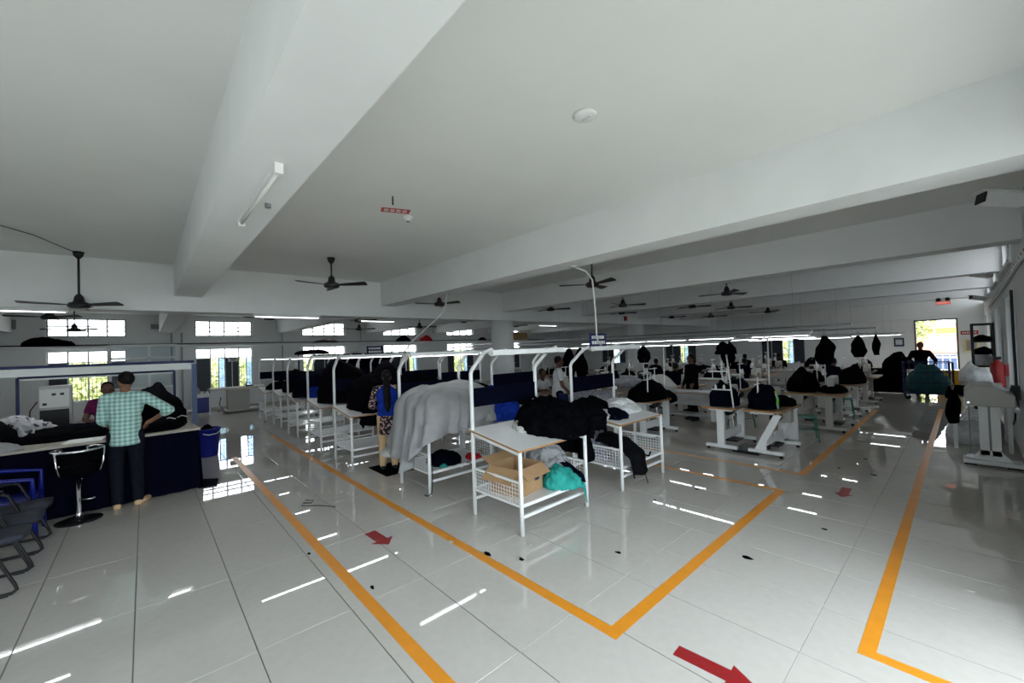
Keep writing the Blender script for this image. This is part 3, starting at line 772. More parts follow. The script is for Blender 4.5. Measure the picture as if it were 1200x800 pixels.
# ------------------------------------------------------------------ counter on the left
CA = R(-10.0)     # the counter stands a little askew
ct = thing('work_counter', 'long counter with a navy cloth skirt and a pale wooden top', 'counter', (-7.72, .56, 0), R(4))
# local: x to the back (negative), y along towards negative
MB().box(-1.40, .06, -3.6, .04, .865, .895).build('counter_top', 'counter_board', ct)
MB().box(-1.36, .05, -3.5, .0, .06, .862).build('skirt_body', 'navy_fabric', ct)
b = MB(); n = 60
vs = []; fs = []
for k in range(n+1):
    y = -3.5+3.52*k/n; w = .016*math.sin(k*1.7)+.01*math.sin(k*.6)
    vs += [(.055, y, .862), (.075+w, y, .02)]
for k in range(n): fs.append((2*k, 2*k+1, 2*k+3, 2*k+2))
vs2 = len(vs)
for k in range(31):
    x = .06-1.42*k/30; w = .016*math.sin(k*1.9)+.01*math.sin(k*.7)
    vs += [(x, .02, .862), (x, .05+w, .02)]
for k in range(30): fs.append((vs2+2*k, vs2+2*k+1, vs2+2*k+3, vs2+2*k+2))
b.v = vs; b.f = fs
b.build('cloth_skirt', 'navy_fabric', ct, True)
MB().prism([(.06, .0), (.10, .22), (-.25, .30), (-.5, .05)], .0, .02, 'z').build('skirt_tail', 'navy_fabric', ct)
def onc(x, y, z=.895): return tuple((Matrix.Translation((-7.72, .56, 0)) @ Matrix.Rotation(R(4), 4, 'Z')) @ Vector((x, y, z)))
heap('garment_pile', 'tall black garment heap at the end of the counter beside the blue bin', 'clothes', onc(-.80, -.40), (.44, .38, .55), 'black_cloth', 71, fold=.1, p=2.6)
heap('garment_pile', 'dark garments lying in front of the tall heap at the elbow of the man', 'clothes', onc(-.45, -.40), (.34, .32, .16), 'black_cloth', 73, fold=.2)
heap('garment_pile', 'large dark heap on the counter at the end away from the bin', 'clothes', onc(-.55, -2.35), (.55, .60, .42), 'black_cloth', 75, fold=.1)
spot_mat('stripe_cloth', (.24, .24, .25), (.02, .022, .03), 9, .32)
heap('garment', 'white striped cloth lying over the dark heap on the counter', 'garment', onc(-.92, -1.78), (.40, .28, .24), 'stripe_cloth', 77, rz=R(30), fold=.7, nu=100, nv=40)
heap('garment', 'dark garments spread between the white cloth and the woman', 'garment', onc(-.98, -1.25), (.36, .4, .14), 'navy_cloth', 79, fold=.25)
heap('garment', 'long dark garment along the counter in front of the woman', 'garment', onc(-.62, -1.45), (.25, .75, .13), 'black_cloth', 80, fold=.15)
heap('garment', 'pale cloth at the counter edge beside the chairs', 'garment', onc(-.1, -1.98), (.15, .30, .10), 'grey_cloth', 81, fold=.2)
tag(MB().prism([(-.1, -.12), (.18, -.16), (.2, .2), (-.08, .22)], 0, .012, 'z').build('paper_sheet', 'paper'), 'white paper sheets on the counter in front of the man', 'paper').location = onc(-.20, -1.18)
tag(MB().prism([(-.2, -.3), (.1, -.35), (.12, .35), (-.18, .4)], 0, .015, 'z').build('paper_sheet', 'paper'), 'long white paper pattern on the counter behind the dark garments', 'paper').location = onc(-.95, -1.5, .93)
for k, (x, y) in enumerate([(-.25, -.35), (-.38, -.2), (-.5, -.5)]):
    tag(MB().tube([(x*1+0, y, .0), (x+.05, y+.05, .03), (x+.02, y+.12, .0)], .008, 5).build('tape_strip', 'pale_cloth'), 'short pale strip lying on the dark garments by the elbow of the man', 'strip', 'pale strips on the counter').location = tuple(Vector(onc(0, 0))+Vector((0, 0, .14)))
# blue light gantry over the counter
g = thing('light_gantry', 'blue metal frame with tube light standing over the counter', 'frame', (-8.45, 0, 0), R(4))
for y in (.60, -3.2):
    MB().box(-.03, .03, y-.03, y+.03, 0, 1.84).build('post', 'light_blue_metal', g)
MB().box(-.03, .03, -3.2, .60, 1.86, 1.9).build('crossbar', 'blue_metal', g)
MB().prism([(-.09, 1.76), (-.03, 1.86), (.03, 1.86), (.09, 1.76), (.08, 1.76), (.025, 1.85), (-.025, 1.85), (-.08, 1.76)], -3.1, .55, 'y').build('reflector', 'white_metal', g)
for y0 in (-3.05, -1.85, -.65):
    for xx in (-.035, .035): MB().tube([(xx, y0, 1.795), (xx, y0+1.15, 1.795)], .013, 8).build('tube', 'tube_lit', g, True)
f = thing('blue_frame', 'thin blue rectangular frame standing behind the counter', 'frame', (-9.75, 0, 0), R(2))
for y in (.40, -1.45):
    MB().box(-.018, .018, y-.018, y+.018, 0, 1.72).build('upright', 'blue_metal', f)
MB().box(-.018, .018, -1.45, .40, 1.70, 1.735).build('top_bar', 'blue_metal', f)
MB().box(-.019, .021, -1.43, .38, 1.675, 1.70).build('white_bar', 'white_metal', f)
# test device behind the counter
dv = thing('control_cabinet', 'pale control cabinet with dials and a dark lower front behind the counter', 'machine', (-10.3, -1.12, 0), R(3))
dv.scale = (.8, .78, .97)
MB().box(-.22, .22, -.24, .24, .62, 1.60).build('body', 'cream_metal', dv, bevel=.01)
MB().box(.22, .232, -.22, .20, .70, 1.20).build('dark_panel', 'black_plastic', dv)
MB().box(.22, .228, -.22, .20, 1.24, 1.55).build('control_panel', 'paper', dv)
for y, z in ((-.02, 1.46), (.1, 1.46), (-.15, 1.30)):
    MB().cbox((.232, y, z), (.02, .06, .04)).build('dial', 'black_plastic', dv)
MB().box(-.24, .24, -.26, .26, 0, .62).build('stand', 'grey_plastic', dv)
MB().tube([(.1, -.26, 1.35), (.12, -.36, 1.2), (.1, -.38, .8), (.05, -.32, .05)], .012, 6).build('hose', 'cable', dv)
# bar stool
st = thing('bar_stool', 'black padded bar stool with chrome pole and chrome arm loop', 'stool', (-7.30, -.62, 0), R(15))
MB().lathe([(.001, 0), (.21, 0), (.21, .008), (.12, .02), (.035, .03), (.03, .05), (.001, .05)], 32).build('base', 'black_metal', st, True)
MB().lathe([(.03, .02), (.033, .09), (.024, .1), (.024, .56)], 18).build('pole', 'chrome', st, True)
MB().tube([(.02, 0, .26), (.14, .02, .27), (.17, .08, .27), (.12, .14, .27), (.01, .10, .27)], .009, 8).build('foot_rest', 'chrome', st, True)
MB().lathe([(.001, .56), (.15, .57), (.19, .60), (.195, .64), (.17, .665), (.001, .67)], 28).build('seat', 'black_cloth', st, True)
MB().tube([(.05, 0, .56), (.16, .0, .53)], .007, 6).build('lift_lever', 'chrome', st)
arc = [(.21*math.cos(R(a)), .23*math.sin(R(a)), .86) for a in range(-150, 151, 20)]
MB().tube(arc, .013, 8).build('back_rail', 'chrome', st, True)
bk = MB(); vs = []; fs = []
for k in range(17):
    a = R(-120+15*k)
    for rr, zz in ((.195, .72), (.205, .72), (.215, .855), (.205, .855)): vs.append((rr*math.cos(a), (rr+.015)*math.sin(a), zz))
for k in range(16):
    for q in range(4): fs.append((k*4+q, k*4+(q+1) % 4, k*4+4+(q+1) % 4, k*4+4+q))
bk.v = vs; bk.f = fs; bk.build('backrest', 'black_cloth', st, True)
for s in (-1, 1):
    arm = MB()
    arm.tube([(.21*math.cos(R(150)), s*.23*math.sin(R(150)), .86), (-.2, s*.13, .72), (-.19, s*.13, .60), (-.1, s*.1, .57)], .011, 8)
    arm.build('arm_loop', 'chrome', st, True); arm = MB()
    arm.tube([(.1, s*.21, .86), (.1, s*.2, .70), (.09, s*.17, .58)], .011, 8)
    arm.build('arm_loop', 'chrome', st, True)
# blue bin
bn = thing('waste_bin', 'bright blue plastic bin standing at the end of the counter', 'bin', (-10.12, .90, 0))
bn.scale = (.85, .85, .95)
MB().lathe([(.001, 0), (.20, 0), (.205, .02), (.255, .54), (.275, .55), (.275, .575), (.25, .575), (.245, .55), (.19, .03), (.001, .03)], 36).build('tub', 'blue_plastic', bn, True)
MB().tube([(.16, .22, .50), (.25, .16, .47), (.275, .0, .46), (.26, -.1, .49)], .008, 6).build('handle', 'paper', bn)
heap('garment', 'dark offcuts filling the blue bin', 'garment', (-10.12, .90, .38), (.16, .16, .15), 'black_cloth', 85)

# row of nested office chairs
def make_chair(label):
    c = thing('office_chair', label, 'chair', (0, 0, 0), 0, 'chairs nested in front of the counter')
    # faces +y; sled frame
    for s in (-1, 1):
        x = s*.25
        MB().tube([(x, -.30, .84), (x, -.27, .64), (x, -.22, .635), (x, .02, .65), (x, .07, .63), (x, .09, .58), (x, .28, .08), (x, .29, .04), (x, .26, .017), (x, -.24, .017)], .013, 8).build('side_frame', 'black_metal', c, True)
        MB().tube([(x, -.24, .655), (x, -.1, .672), (x, .04, .668)], .02, 8).build('armrest', 'black_plastic', c, True)
        for y in (.22, -.2): MB().cbox((x, y, .008), (.035, .05, .016)).build('foot_pad', 'black_plastic', c)
    MB().tube([(-.25, -.2, .017), (.25, -.2, .017)], .012, 8).build('crossbar', 'black_metal', c)
    MB().tube([(-.25, .155, .41), (.25, .155, .41)], .012, 8).build('crossbar', 'black_metal', c)
    st_ = MB(); n = 10; vs = []; fs = []
    for i in range(n+1):
        for j in range(n+1):
            u, v = -1+2*i/n, -1+2*j/n
            e = max(abs(u), abs(v))
            q = 1-.10*abs(u*v)**2; vs.append((u*.20*q, .10+v*.24*q, .465-.018*e**5+.010*v))
    for i in range(n):
        for j in range(n): a = i*(n+1)+j; fs.append((a, a+n+1, a+n+2, a+1))
    st_.v = vs; st_.f = fs
    o = st_.build('seat', 'seat_fabric', c, True); m = o.modifiers.new('s', 'SOLIDIFY'); m.thickness = .045; m.offset = -1
    bk = MB(); vs = []; fs = []
    for i in range(n+1):
        for j in range(n+1):
            u, v = -1+2*i/n, -1+2*j/n
            vs.append((u*(.225-.02*abs(v)**3), -.235-.05*(v+1)/2+.03*u*u, .70+.17*v))
    for i in range(n):
        for j in range(n): a = i*(n+1)+j; fs.append((a, a+1, a+n+2, a+n+1))
    bk.v = vs; bk.f = fs
    o = bk.build('backrest', 'seat_fabric', c, True); m = o.modifiers.new('s', 'SOLIDIFY'); m.thickness = .035
    return c
mat('seat_fabric', (.022, .026, .04), .85, var=.2, scale=20)
ch = make_chair('black office chair with charcoal seat at the open end of the nested row')
ch.location = (-5.63, -1.11, 0)
dup(ch, (-6.12, -1.09, 0), 0, 'black office chair with charcoal seat in the middle of the nested row')
dup(ch, (-6.60, -1.09, 0), 0, 'black office chair with charcoal seat next to the blue plastic chair')
pc = thing('plastic_chair', 'bright blue plastic armchair against the counter skirt', 'chair', (-7.13, -1.15, 0))
for sx in (-1, 1):
    for sy in (-1, 1):
        MB().tube([(sx*.26, sy*.24, 0), (sx*.23, sy*.21, .43)], .022, 8, .03).build('leg', 'blue_plastic', pc, True)
    MB().tube([(sx*.23, .22, .40), (sx*.28, .22, .66), (sx*.29, -.05, .70), (sx*.27, -.27, .74)], .024, 8).build('armrest', 'blue_plastic', pc, True)
MB().box(-.24, .24, -.24, .24, .41, .44).build('seat', 'blue_plastic', pc, bevel=.012)
b = MB()
b.tube([(-.27, -.26, .44), (-.26, -.32, .74), (-.2, -.34, .80), (.2, -.34, .80), (.26, -.32, .74), (.27, -.26, .44)], .028, 8)
for k in range(5): b.bar((-.18+.09*k, -.27, .45), (-.18+.09*k, -.335, .79), .05, .012, (0, 1, 0))
b.build('backrest', 'blue_plastic', pc, True)

# ------------------------------------------------------------------ along the window wall
pt = thing('pressing_table', 'cream vacuum pressing table below the window with dark shutters', 'table', (-17.75, 2.52, 0), 0)
MB().prism([(-.42, -.86), (.36, -.86), (.36, .60), (.1, .82), (-.1, .82), (-.42, .6)], .80, .88, 'z').build('press_top', 'press_pad', pt, bevel=.015)
MB().box(-.24, .24, -.35, .30, .10, .80).build('cabinet', 'cream_metal', pt, bevel=.008)
MB().box(-.35, .35, -.45, .62, .03, .10).build('base_plate', 'cream_metal', pt)
MB().tube([(-.2, -.15, .86), (-.2, -.15, 1.86)], .014, 8).build('iron_stand_pole', 'white_metal', pt)
MB().box(-.27, -.13, -.26, .02, 1.80, 1.96).build('notice_card', 'paper', pt)
b = MB(); b.box(-.128, -.127, -.23, -.01, 1.9, 1.93).box(-.128, -.127, -.2, -.04, 1.84, 1.87); b.build('card_print', 'print_ink', pt)
o = thing('steam_iron', 'black steam iron resting on the cream pressing table', 'iron', (-17.62, 2.82, .88))
MB().prism([(-.06, -.1), (.06, -.1), (.05, .06), (0, .14), (-.05, .06)], 0, .05, 'z').build('sole', 'black_plastic', o)
MB().tube([(0, -.08, .05), (0, -.09, .13), (0, .02, .14), (0, .07, .06)], .014, 8).build('handle', 'black_plastic', o, True)
bo = thing('steam_boiler', 'small blue and white steam boiler beside the pressing table', 'boiler', (-17.6, 1.42, 0))
MB().box(-.2, .2, -.22, .22, .1, .62).build('tank_cabinet', 'blue_plastic', bo, bevel=.01)
MB().box(-.21, .21, -.23, .23, .62, .74).build('white_top', 'white_metal', bo)
for sx in (-1, 1):
    for sy in (-1, 1): MB().box(sx*.2-.02, sx*.2+.02, sy*.22-.02, sy*.22+.02, 0, .74).build('corner_post', 'white_metal', bo)
MB().lathe([(.06, .74), (.06, .86), (.03, .9), (.03, .95)], 14, (0, -.08, 0)).build('valve', 'steel', bo, True)
MB().tube([(0, .1, .74), (.02, .12, .92), (.1, .2, .9), (.12, .24, .7)], .015, 8).build('pipe', 'black_plastic', bo)
tag(MB().tube([(-17.8, 2.0, .55), (-17.82, 1.95, .3), (-17.8, 2.05, .12), (-17.75, 1.9, .05)], .015, 6).build('hose', 'cable'), 'black hose looping under the pressing table', 'hose')
# dark bags on the ledge over the windows
for k, (x, y, r3, m, lb) in enumerate([(XL+.23, -2.2, (.14, .55, .26), 'black_cloth', 'black bag heap on the ledge over the window behind the counter'),
        (XL+.22, 5.9, (.18, .5, .13), 'fan_brown', 'brown folded bundle on the ledge over the second window past the pressing table'),
        (XL+.22, 9.6, (.18, .35, .2), 'black_cloth', 'small black bundle on the ledge beside a red one'),
        (XL+.22, 10.9, (.18, .35, .25), 'red_cloth', 'dusty red bundle on the window wall ledge'),
        (XL+.22, 14.6, (.18, .25, .16), 'black_cloth', 'little black bundle on the ledge near the round column')]):
    heap('cloth_bundle', lb, 'bundle', (x, y, 2.46), r3, m, 90+k, fold=.15)
b = thing('storage_carton', 'long brown cartons stacked on the window wall ledge', 'carton', (XL+.24, 17.2, 2.46))
MB().box(-.2, .2, -.9, .9, 0, .3).build('carton', 'cardboard', b)
MB().box(-.15, .15, -.4, .9, .3, .45).build('carton', 'cardboard', b)
# wall fittings and conduits on the window wall
def wallbox(y, z, w, h, label, m='grey_plastic'):
    o = thing('switch_box', label, 'switch box', (XL+.04, y, z)); MB().box(-.04, .04, -w/2, w/2, -h/2, h/2).build('case', m, o)
    MB().box(.04, .048, -w/2+.02, w/2-.02, -h/2+.02, h/2-.02).build('cover', m, o)
wallbox(-3.1, 3.15, .5, .28, 'grey ventilator plate high on the window wall beside the pipe'); wallbox(.35, 3.12, .36, .16, 'small grey box on the wall between the two high windows')
for y, z0, z1, lb in [(.72, .0, 2.9, 'thin grey pipe beside the framed partition'), (1.0, .0, 2.9, 'thicker grey pipe running down by the steam boiler'), (7.55, 2.46, 3.0, 'short grey pipe above the ledge'), (4.25, .9, 2.9, 'grey cable pipe between two windows')]:
    tag(MB().tube([(XL+.06, y, z0), (XL+.06, y, z1)], .025, 8).build('wall_pipe', 'steel'), lb, 'pipe')
tag(MB().tube([(XL+.05, -4.9, 2.50), (XL+.05, 3, 2.51), (XL+.05, 12, 2.50), (XL+.05, 20, 2.50)], .02, 6).build('wall_cable', 'cable'), 'long dark cable along the ledge of the window wall', 'cable')
# white framed partition standing before the wall between the first two windows
pf = thing('framed_partition', 'white framed glass partition beside the first window', 'partition', (-16.6, 0, 0), 0)
b = MB()
for y in (-.75, .10, .75): MB().box(-.03, .03, y-.035, y+.035, 0, 2.42).build('post', 'white_metal', pf)
for z in (1.12, 2.02, 2.40): MB().box(-.03, .03, -.75, .75, z-.03, z+.03).build('rail', 'white_metal', pf)
for (y0, y1) in ((-.71, .065), (.135, .715)):
    MB().box(-.004, .004, y0, y1, 1.15, 1.99).build('pane', 'clear_glass', pf)
    MB().box(-.004, .004, y0, y1, 2.05, 2.37).build('pane', 'clear_glass', pf)
    MB().box(-.008, .008, y0, y1, .05, 1.09).build('lower_panel', 'frame_paint', pf)
# pedestal fan silhouette at the far left edge
pfan = thing('pedestal_fan', 'brown pedestal fan on a dark pole behind the counter', 'fan', (-10.6, -1.95, 0))
MB().lathe([(.001, 0), (.2, 0), (.18, .03), (.03, .05), (.025, 1.38), (.001, 1.38)], 18).build('stand', 'black_metal', pfan, True)
MB().lathe([(.001, -.06), (.13, -.06), (.14, .0), (.12, .08), (.06, .14), (.001, .14)], 20, (0, 0, 0)).xf(Matrix.Translation((0, 0, 1.46)) @ Matrix.Rotation(R(90), 4, 'Y')).build('motor', 'fan_brown', pfan, True)
b = MB()
for r_ in (.08, .14, .2): b.tube([(.12, r_*math.cos(6.2832*k/20), 1.46+r_*math.sin(6.2832*k/20)) for k in range(21)], .005, 4)
for k in range(12): b.tube([(.12, 0, 1.46), (.12, .2*math.cos(.5236*k), 1.46+.2*math.sin(.5236*k))], .004, 4)
b.build('guard', 'black_metal', pfan)
# navy cloth booth near the far end of the first row
bt = thing('cloth_booth', 'dark navy cloth booth standing near the windows behind the table row', 'booth', (-14.9, 4.1, 0))
for x, y in ((-.9, -.05), (-.9, 2.6), (.9, -.05), (.9, 2.6)): MB().box(x-.02, x+.02, y-.02, y+.02, 0, 2.0).build('pole', 'blue_metal', bt)
def curtain(p0, p1, z0, z1, n=30, amp=.03):
    b = MB(); p0, p1 = Vector((*p0, 0)), Vector((*p1, 0)); d = p1-p0; nn = Vector((-d.y, d.x, 0)).normalized()
    for k in range(n+1):
        q = p0+d*k/n+nn*amp*math.sin(k*1.9)
        b.v += [(q.x, q.y, z0), (q.x, q.y, z1)]
    b.f = [(2*k, 2*k+2, 2*k+3, 2*k+1) for k in range(n)]
    return b
curtain((-.9, 2.6), (-.9, 1.2), .3, 1.95).build('curtain', 'navy_fabric', bt, True)
curtain((-.9, 2.6), (.9, 2.6), .3, 1.95).build('curtain', 'navy_fabric', bt, True)
heap_mesh(.35, .5, .14, 97, fold=.6).xf(Matrix.Translation((-.5, .3, 1.96))).build('cloth_roof', 'navy_fabric', bt, True)

# notices on the window wall between the tables
for y, z, w, h, m, lb in [(8.05, 1.62, .75, .62, 'paper', 'pale notice board with a yellow chart on the window wall'), (7.25, 1.8, .40, .5, 'frame_paint', 'framed grey notice beside the pale notice board')]:
    t = thing('notice_board', lb, 'notice board', (XL+.02, y, z)); MB().box(-.015, .015, -w/2, w/2, -h/2, h/2).build('board', m, t)
    if m == 'paper':
        MB().box(.015, .02, .0, w/2-.03, -h/2+.03, h/2-.2).build('chart', 'yellow_board', t); MB().box(.02, .024, .05, .2, -.2, -.05).build('chart_print', 'print_ink', t); MB().box(.015, .02, -w/2+.05, -.05, 0, .2).build('leaflet', 'print_ink', t)
    else: MB().box(.015, .02, -.13, .13, -.17, .17).build('print', 'print_ink', t)
# ------------------------------------------------------------------ sewing stations
def make_station(label, group, topm='laminate', legm='white_metal', slant=False, stand=True):
    """long side along local y (1.15), depth along x (.55); the machine arm lies along y"""
    t = thing('sewing_station', label, 'sewing machine', (0, 0, 0), 0, group)
    L, Wd, Z = 1.16, .56, .76
    tp = MB().box(-Wd/2, Wd/2, -L/2, L/2, Z-.035, Z).build('tabletop', topm, t, bevel=.006)
    eb = MB()
    q = [(-Wd/2, -L/2, Z-.018), (Wd/2, -L/2, Z-.018), (Wd/2, L/2, Z-.018), (-Wd/2, L/2, Z-.018)]
    for i in range(4): eb.bar(q[i], q[(i+1) % 4], .005, .03)
    eb.build('edge_band', 'wood_edge', tp)
    for sy in (-1, 1):
        y = sy*(L/2-.10)
        if slant:
            b = MB().bar((-.20, y, .70), (.10, y, .10), .10, .05, (0, 1, 0)); b.box(-.12, .22, y-.045, y+.045, .06, .10)
            b.prism([(-.02, .10), (.16, .10), (.03, .36)], y-.02, y+.02, 'y')
            b.build('leg', legm, t)
        else:
            MB().box(-.06, .06, y-.035, y+.035, .10, .70).build('leg', legm, t, bevel=.006)
        MB().box(-.26, .26, y-.035, y+.035, .045, .10).build('foot', legm, t, bevel=.006)
        for sx in (-1, 1): MB().lathe([(.02, 0), (.028, .01), (.028, .04), (.015, .046)], 10, (sx*.22, y, 0)).build('foot_pad', 'black_plastic', t)
        MB().box(-.20, .20, y-.025, y+.025, .69, .725).build('top_bracket', legm, t)
    MB().box(-.02, .02, -L/2+.1, L/2-.1, .17, .31).build('stretcher', legm, t)
    MB().box(-.10, .14, -.16, .16, .10, .13).build('treadle', 'black_metal', t)
    MB().tube([(.0, .16, .13), (-.05, .18, .55)], .007, 6).build('treadle_rod', 'steel', t)
    MB().lathe([(.001, -.1), (.075, -.1), (.075, .1), (.001, .1)], 16).xf(Matrix.Translation((-.08, .15, .60)) @ Matrix.Rotation(R(90), 4, 'X')).build('motor', 'black_plastic', t, True)
    MB().box(-.20, -.02, -.40, -.22, .46, .70).build('control_box', 'cream_metal', t, bevel=.008)
    # machine head
    MB().box(-.09, .09, -.26, .24, Z, Z+.045).build('machine_bed', 'cream_metal', t, bevel=.008)
    MB().prism([(.10, Z+.04), (.24, Z+.04), (.24, Z+.31), (.20, Z+.34), (-.22, Z+.32), (-.26, Z+.28), (-.26, Z+.14), (-.18, Z+.12), (-.16, Z+.20), (.06, Z+.21)], -.06, .06, 'x').build('machine_arm', 'cream_metal', t, bevel=.012)
    MB().tube([(0, -.21, Z+.14), (0, -.21, Z+.05)], .008, 6).build('needle_bar', 'steel', t)
    MB().lathe([(.001, 0), (.06, 0), (.065, .015), (.05, .045), (.001, .05)], 18).xf(Matrix.Translation((0, .245, Z+.24)) @ Matrix.Rotation(R(-90), 4, 'X')).build('handwheel', 'black_plastic', t, True)
    if stand:
        MB().tube([(-.20, .42, Z), (-.20, .42, Z+.62)], .011, 8).build('thread_pole', 'white_metal', t)
        for zz in (.34, .60): MB().bar((-.20, .18, Z+zz), (-.20, .52, Z+zz), .016).build('thread_bar', 'white_metal', t)
        for y in (.24, .36): MB().lathe([(.03, 0), (.032, .01), (.016, .12), (.006, .125)], 12, (-.20, y, Z+.348)).build('thread_cone', 'paper', t, True)
    return t
stA = make_station('sewing machine with white pedestal legs under a navy bundle, beside the slanting-leg table', None, 'station_top')
stA.location = (-2.93, 8.0, 0)
stB = make_station('wood-edged sewing table on slanting white legs with a green bottle', None, 'wood_top', 'white_metal', True, False)
stB.location = (-2.25, 8.02, 0); stB.rotation_euler = (0, 0, R(180))
used = {(-2.93, 8.0), (-2.25, 8.02)}
stC = make_station('sewing station on a cream pedestal under a dark cloth, past the green stool', None, 'wood_top', 'cream_metal')
stC.location = (-2.42, 10.95, 0); stC.rotation_euler = (0, 0, 0)
rows = [(8.05, [-4.45, -5.75, -7.1, -8.5, -11.2, -12.6]), (10.9, [-1.9, -3.8, -5.0, -6.3, -7.6, -8.9, -10.6, -12.0]),
        (13.2, [-1.95, -2.75, -4.1, -5.4, -6.8, -8.2, -10.6, -12.0]), (15.6, [-1.95, -3.2, -4.6, -6.0, -7.4, -8.6, -10.8, -12.4]), (18.0, [-2.3, -3.5, -4.8, -6.2, -7.6, -9.0, -10.6]), (20.3, [-2.6, -4.2, -5.8, -7.4, -9.2])]
rl = ['first', 'second', 'third', 'fourth', 'fifth', 'last']
stations = []
for k, (y, xs) in enumerate(rows):
    for j, x in enumerate(xs):
        src = stC if (k+j) % 2 else stA
        yy = y+rnd.uniform(-.12, .12)
        lb = 'sewing machine table in the %s machine row from the orange tape' % rl[k]
        if j == 0: lb = 'sewing machine table at the aisle end of the %s machine row' % rl[k]
        if k == 0 and j == 0: lb = 'sewing machine under a black garment just behind the front table with plastic bags'
        o = dup(src, (x, yy, 0), R(180) if j % 2 else 0, lb, None if j == 0 else 'machines of the %s row' % rl[k])
        stations.append((o, k, j, x, yy))
# dark garments lying on many of the machines
heap('garment_pile', 'navy garment bundle on the sewing machine with the white pedestal leg', 'clothes', (-2.95, 7.78, .765), (.20, .28, .33), 'navy_cloth', 101, fold=.06, p=4)
heap('garment_pile', 'rounded navy bundle on the wood-edged table with the green bottle', 'clothes', (-2.33, 7.78, .765), (.20, .24, .36), 'navy_cloth', 103, fold=.06, p=3.4)
heap('garment', 'black garment lying at the end of the wood-edged table behind the bottle', 'garment', (-2.2, 8.28, .765), (.18, .26, .16), 'black_cloth', 104, fold=.15)
heap('garment_pile', 'long black garment over the sewing machine behind the plastic bags', 'clothes', (-4.45, 7.75, .765), (.27, .58, .30), 'black_cloth', 105, fold=.1, p=3)
drape('garment', 'black garment end hanging off the machine behind the plastic bags', 'garment', (-4.36, 8.2, .78), .30, .2, 'black_cloth', 106, (-.2, .18, -.2, .2), (0, 0, .2, .2, .12), 24, 0, 0)
heap('garment_pile', 'dark bundle on the cream pedestal sewing station', 'clothes', (-2.42, 10.8, .765), (.26, .40, .40), 'black_cloth', 107, fold=.08, p=3)
heap('garment_pile', 'black bundle with a red piece on the third row machine at the aisle', 'clothes', (-1.95, 13.1, .765), (.26, .45, .38), 'black_cloth', 109, fold=.1)
n = 0
for (o, k, j, x, yy) in stations:
    if (k, j) in ((0, 0), (2, 0)): continue
    if rnd.random() < .68:
        n += 1
        m = rnd.choice(['black_cloth', 'black_cloth', 'navy_cloth', 'black_cloth', 'floral_white' if k < 2 and j > 3 else 'black_cloth'])
        heap('garment_pile', 'dark garment bundle lying on a sewing machine of the %s row' % rl[k] if m != 'floral_white' else 'patterned cloth bundle lying on a sewing machine of the %s row' % rl[k], 'clothes',
             (x+rnd.uniform(-.05, .05), yy-.1+rnd.uniform(-.1, .1), .765), (.22, .34, rnd.uniform(.14, .30)), m, 120+n, group='bundles on the %s machine row' % rl[k] if m != 'floral_white' else 'patterned bundles on the %s machine row' % rl[k], nu=26, nv=9)
# bottle on the wood-edged table
bt2 = thing('drink_bottle', 'green labelled clear drink bottle on the wood-edged sewing table', 'bottle', (-2.12, 7.72, .76))
mat('bottle_plastic', (.25, .42, .30), .15); mat('bottle_label', (.10, .45, .04), .4, var=.3, scale=60)
MB().lathe([(.001, 0), (.037, .005), (.04, .03), (.04, .17), (.03, .21), (.014, .25), (.014, .275), (.001, .275)], 18).build('bottle', 'bottle_plastic', bt2, True)
MB().lathe([(.0408, .09), (.0408, .185)], 18).build('label', 'bottle_label', bt2, True)
MB().lathe([(.001, .27), (.017, .27), (.017, .295), (.001, .295)], 12).build('cap', 'yellow_plastic', bt2, True)
# thin poles that rise at the aisle end of the first machine row
for x, y, z0, z1, lb in [(-2.36, 7.62, .76, 1.29, 'short white pole rising from the wood-edged sewing table'), (-2.42, 8.45, .76, 1.92, 'tall white pole at the back of the wood-edged table'),
                     (-4.25, 7.4, .76, 1.32, 'white pole beside the black garment behind the plastic bags'), (-4.6, 8.75, 0, 1.9, 'tall white pole beside the white benches'), (-3.6, 9.4, 0, 1.45, 'white pole by the long white bench')]:
    t = thing('thread_stand', lb, 'pole', (x, y, 0))
    MB().tube([(0, 0, z0), (.012, 0, z1)], .013, 8).build('pole', 'white_metal', t, True)
    if z1 > 1.5:
        for s in (-1, 1): MB().tube([(0, 0, z1-.02), (s*.09, 0, z1+.1)], .008, 6).build('fork', 'steel', t)
    else: MB().bar((0, -.14, z1-.12), (0, .14, z1-.12), .014).build('thread_bar', 'white_metal', t)
# leaning thread stand on the white pedestal machine
t = thing('thread_stand', 'leaning white thread stand with a black cap on top, at the white pedestal machine', 'pole', (-2.70, 7.50, .76))
MB().tube([(0, 0, 0), (-.10, .05, .92)], .014, 8).build('pole', 'white_metal', t, True)
for zz, dx in ((.30, -.03), (.62, -.07)): MB().bar((dx-.34, .02, zz), (dx, .02, zz), .02).build('thread_bar', 'white_metal', t)
for dx in (-.12, -.26): MB().lathe([(.02, 0), (.02, .05), (.008, .08)], 10, (dx-.03, .02, .31)).build('thread_cone', 'paper', t, True)
tag(heap_mesh(.14, .14, .20, 111, fold=.1).build('cap', 'black_cloth', None, True), 'black cloth cap hung on top of the leaning thread stand', 'cap').location = (-2.80, 7.55, 1.68)
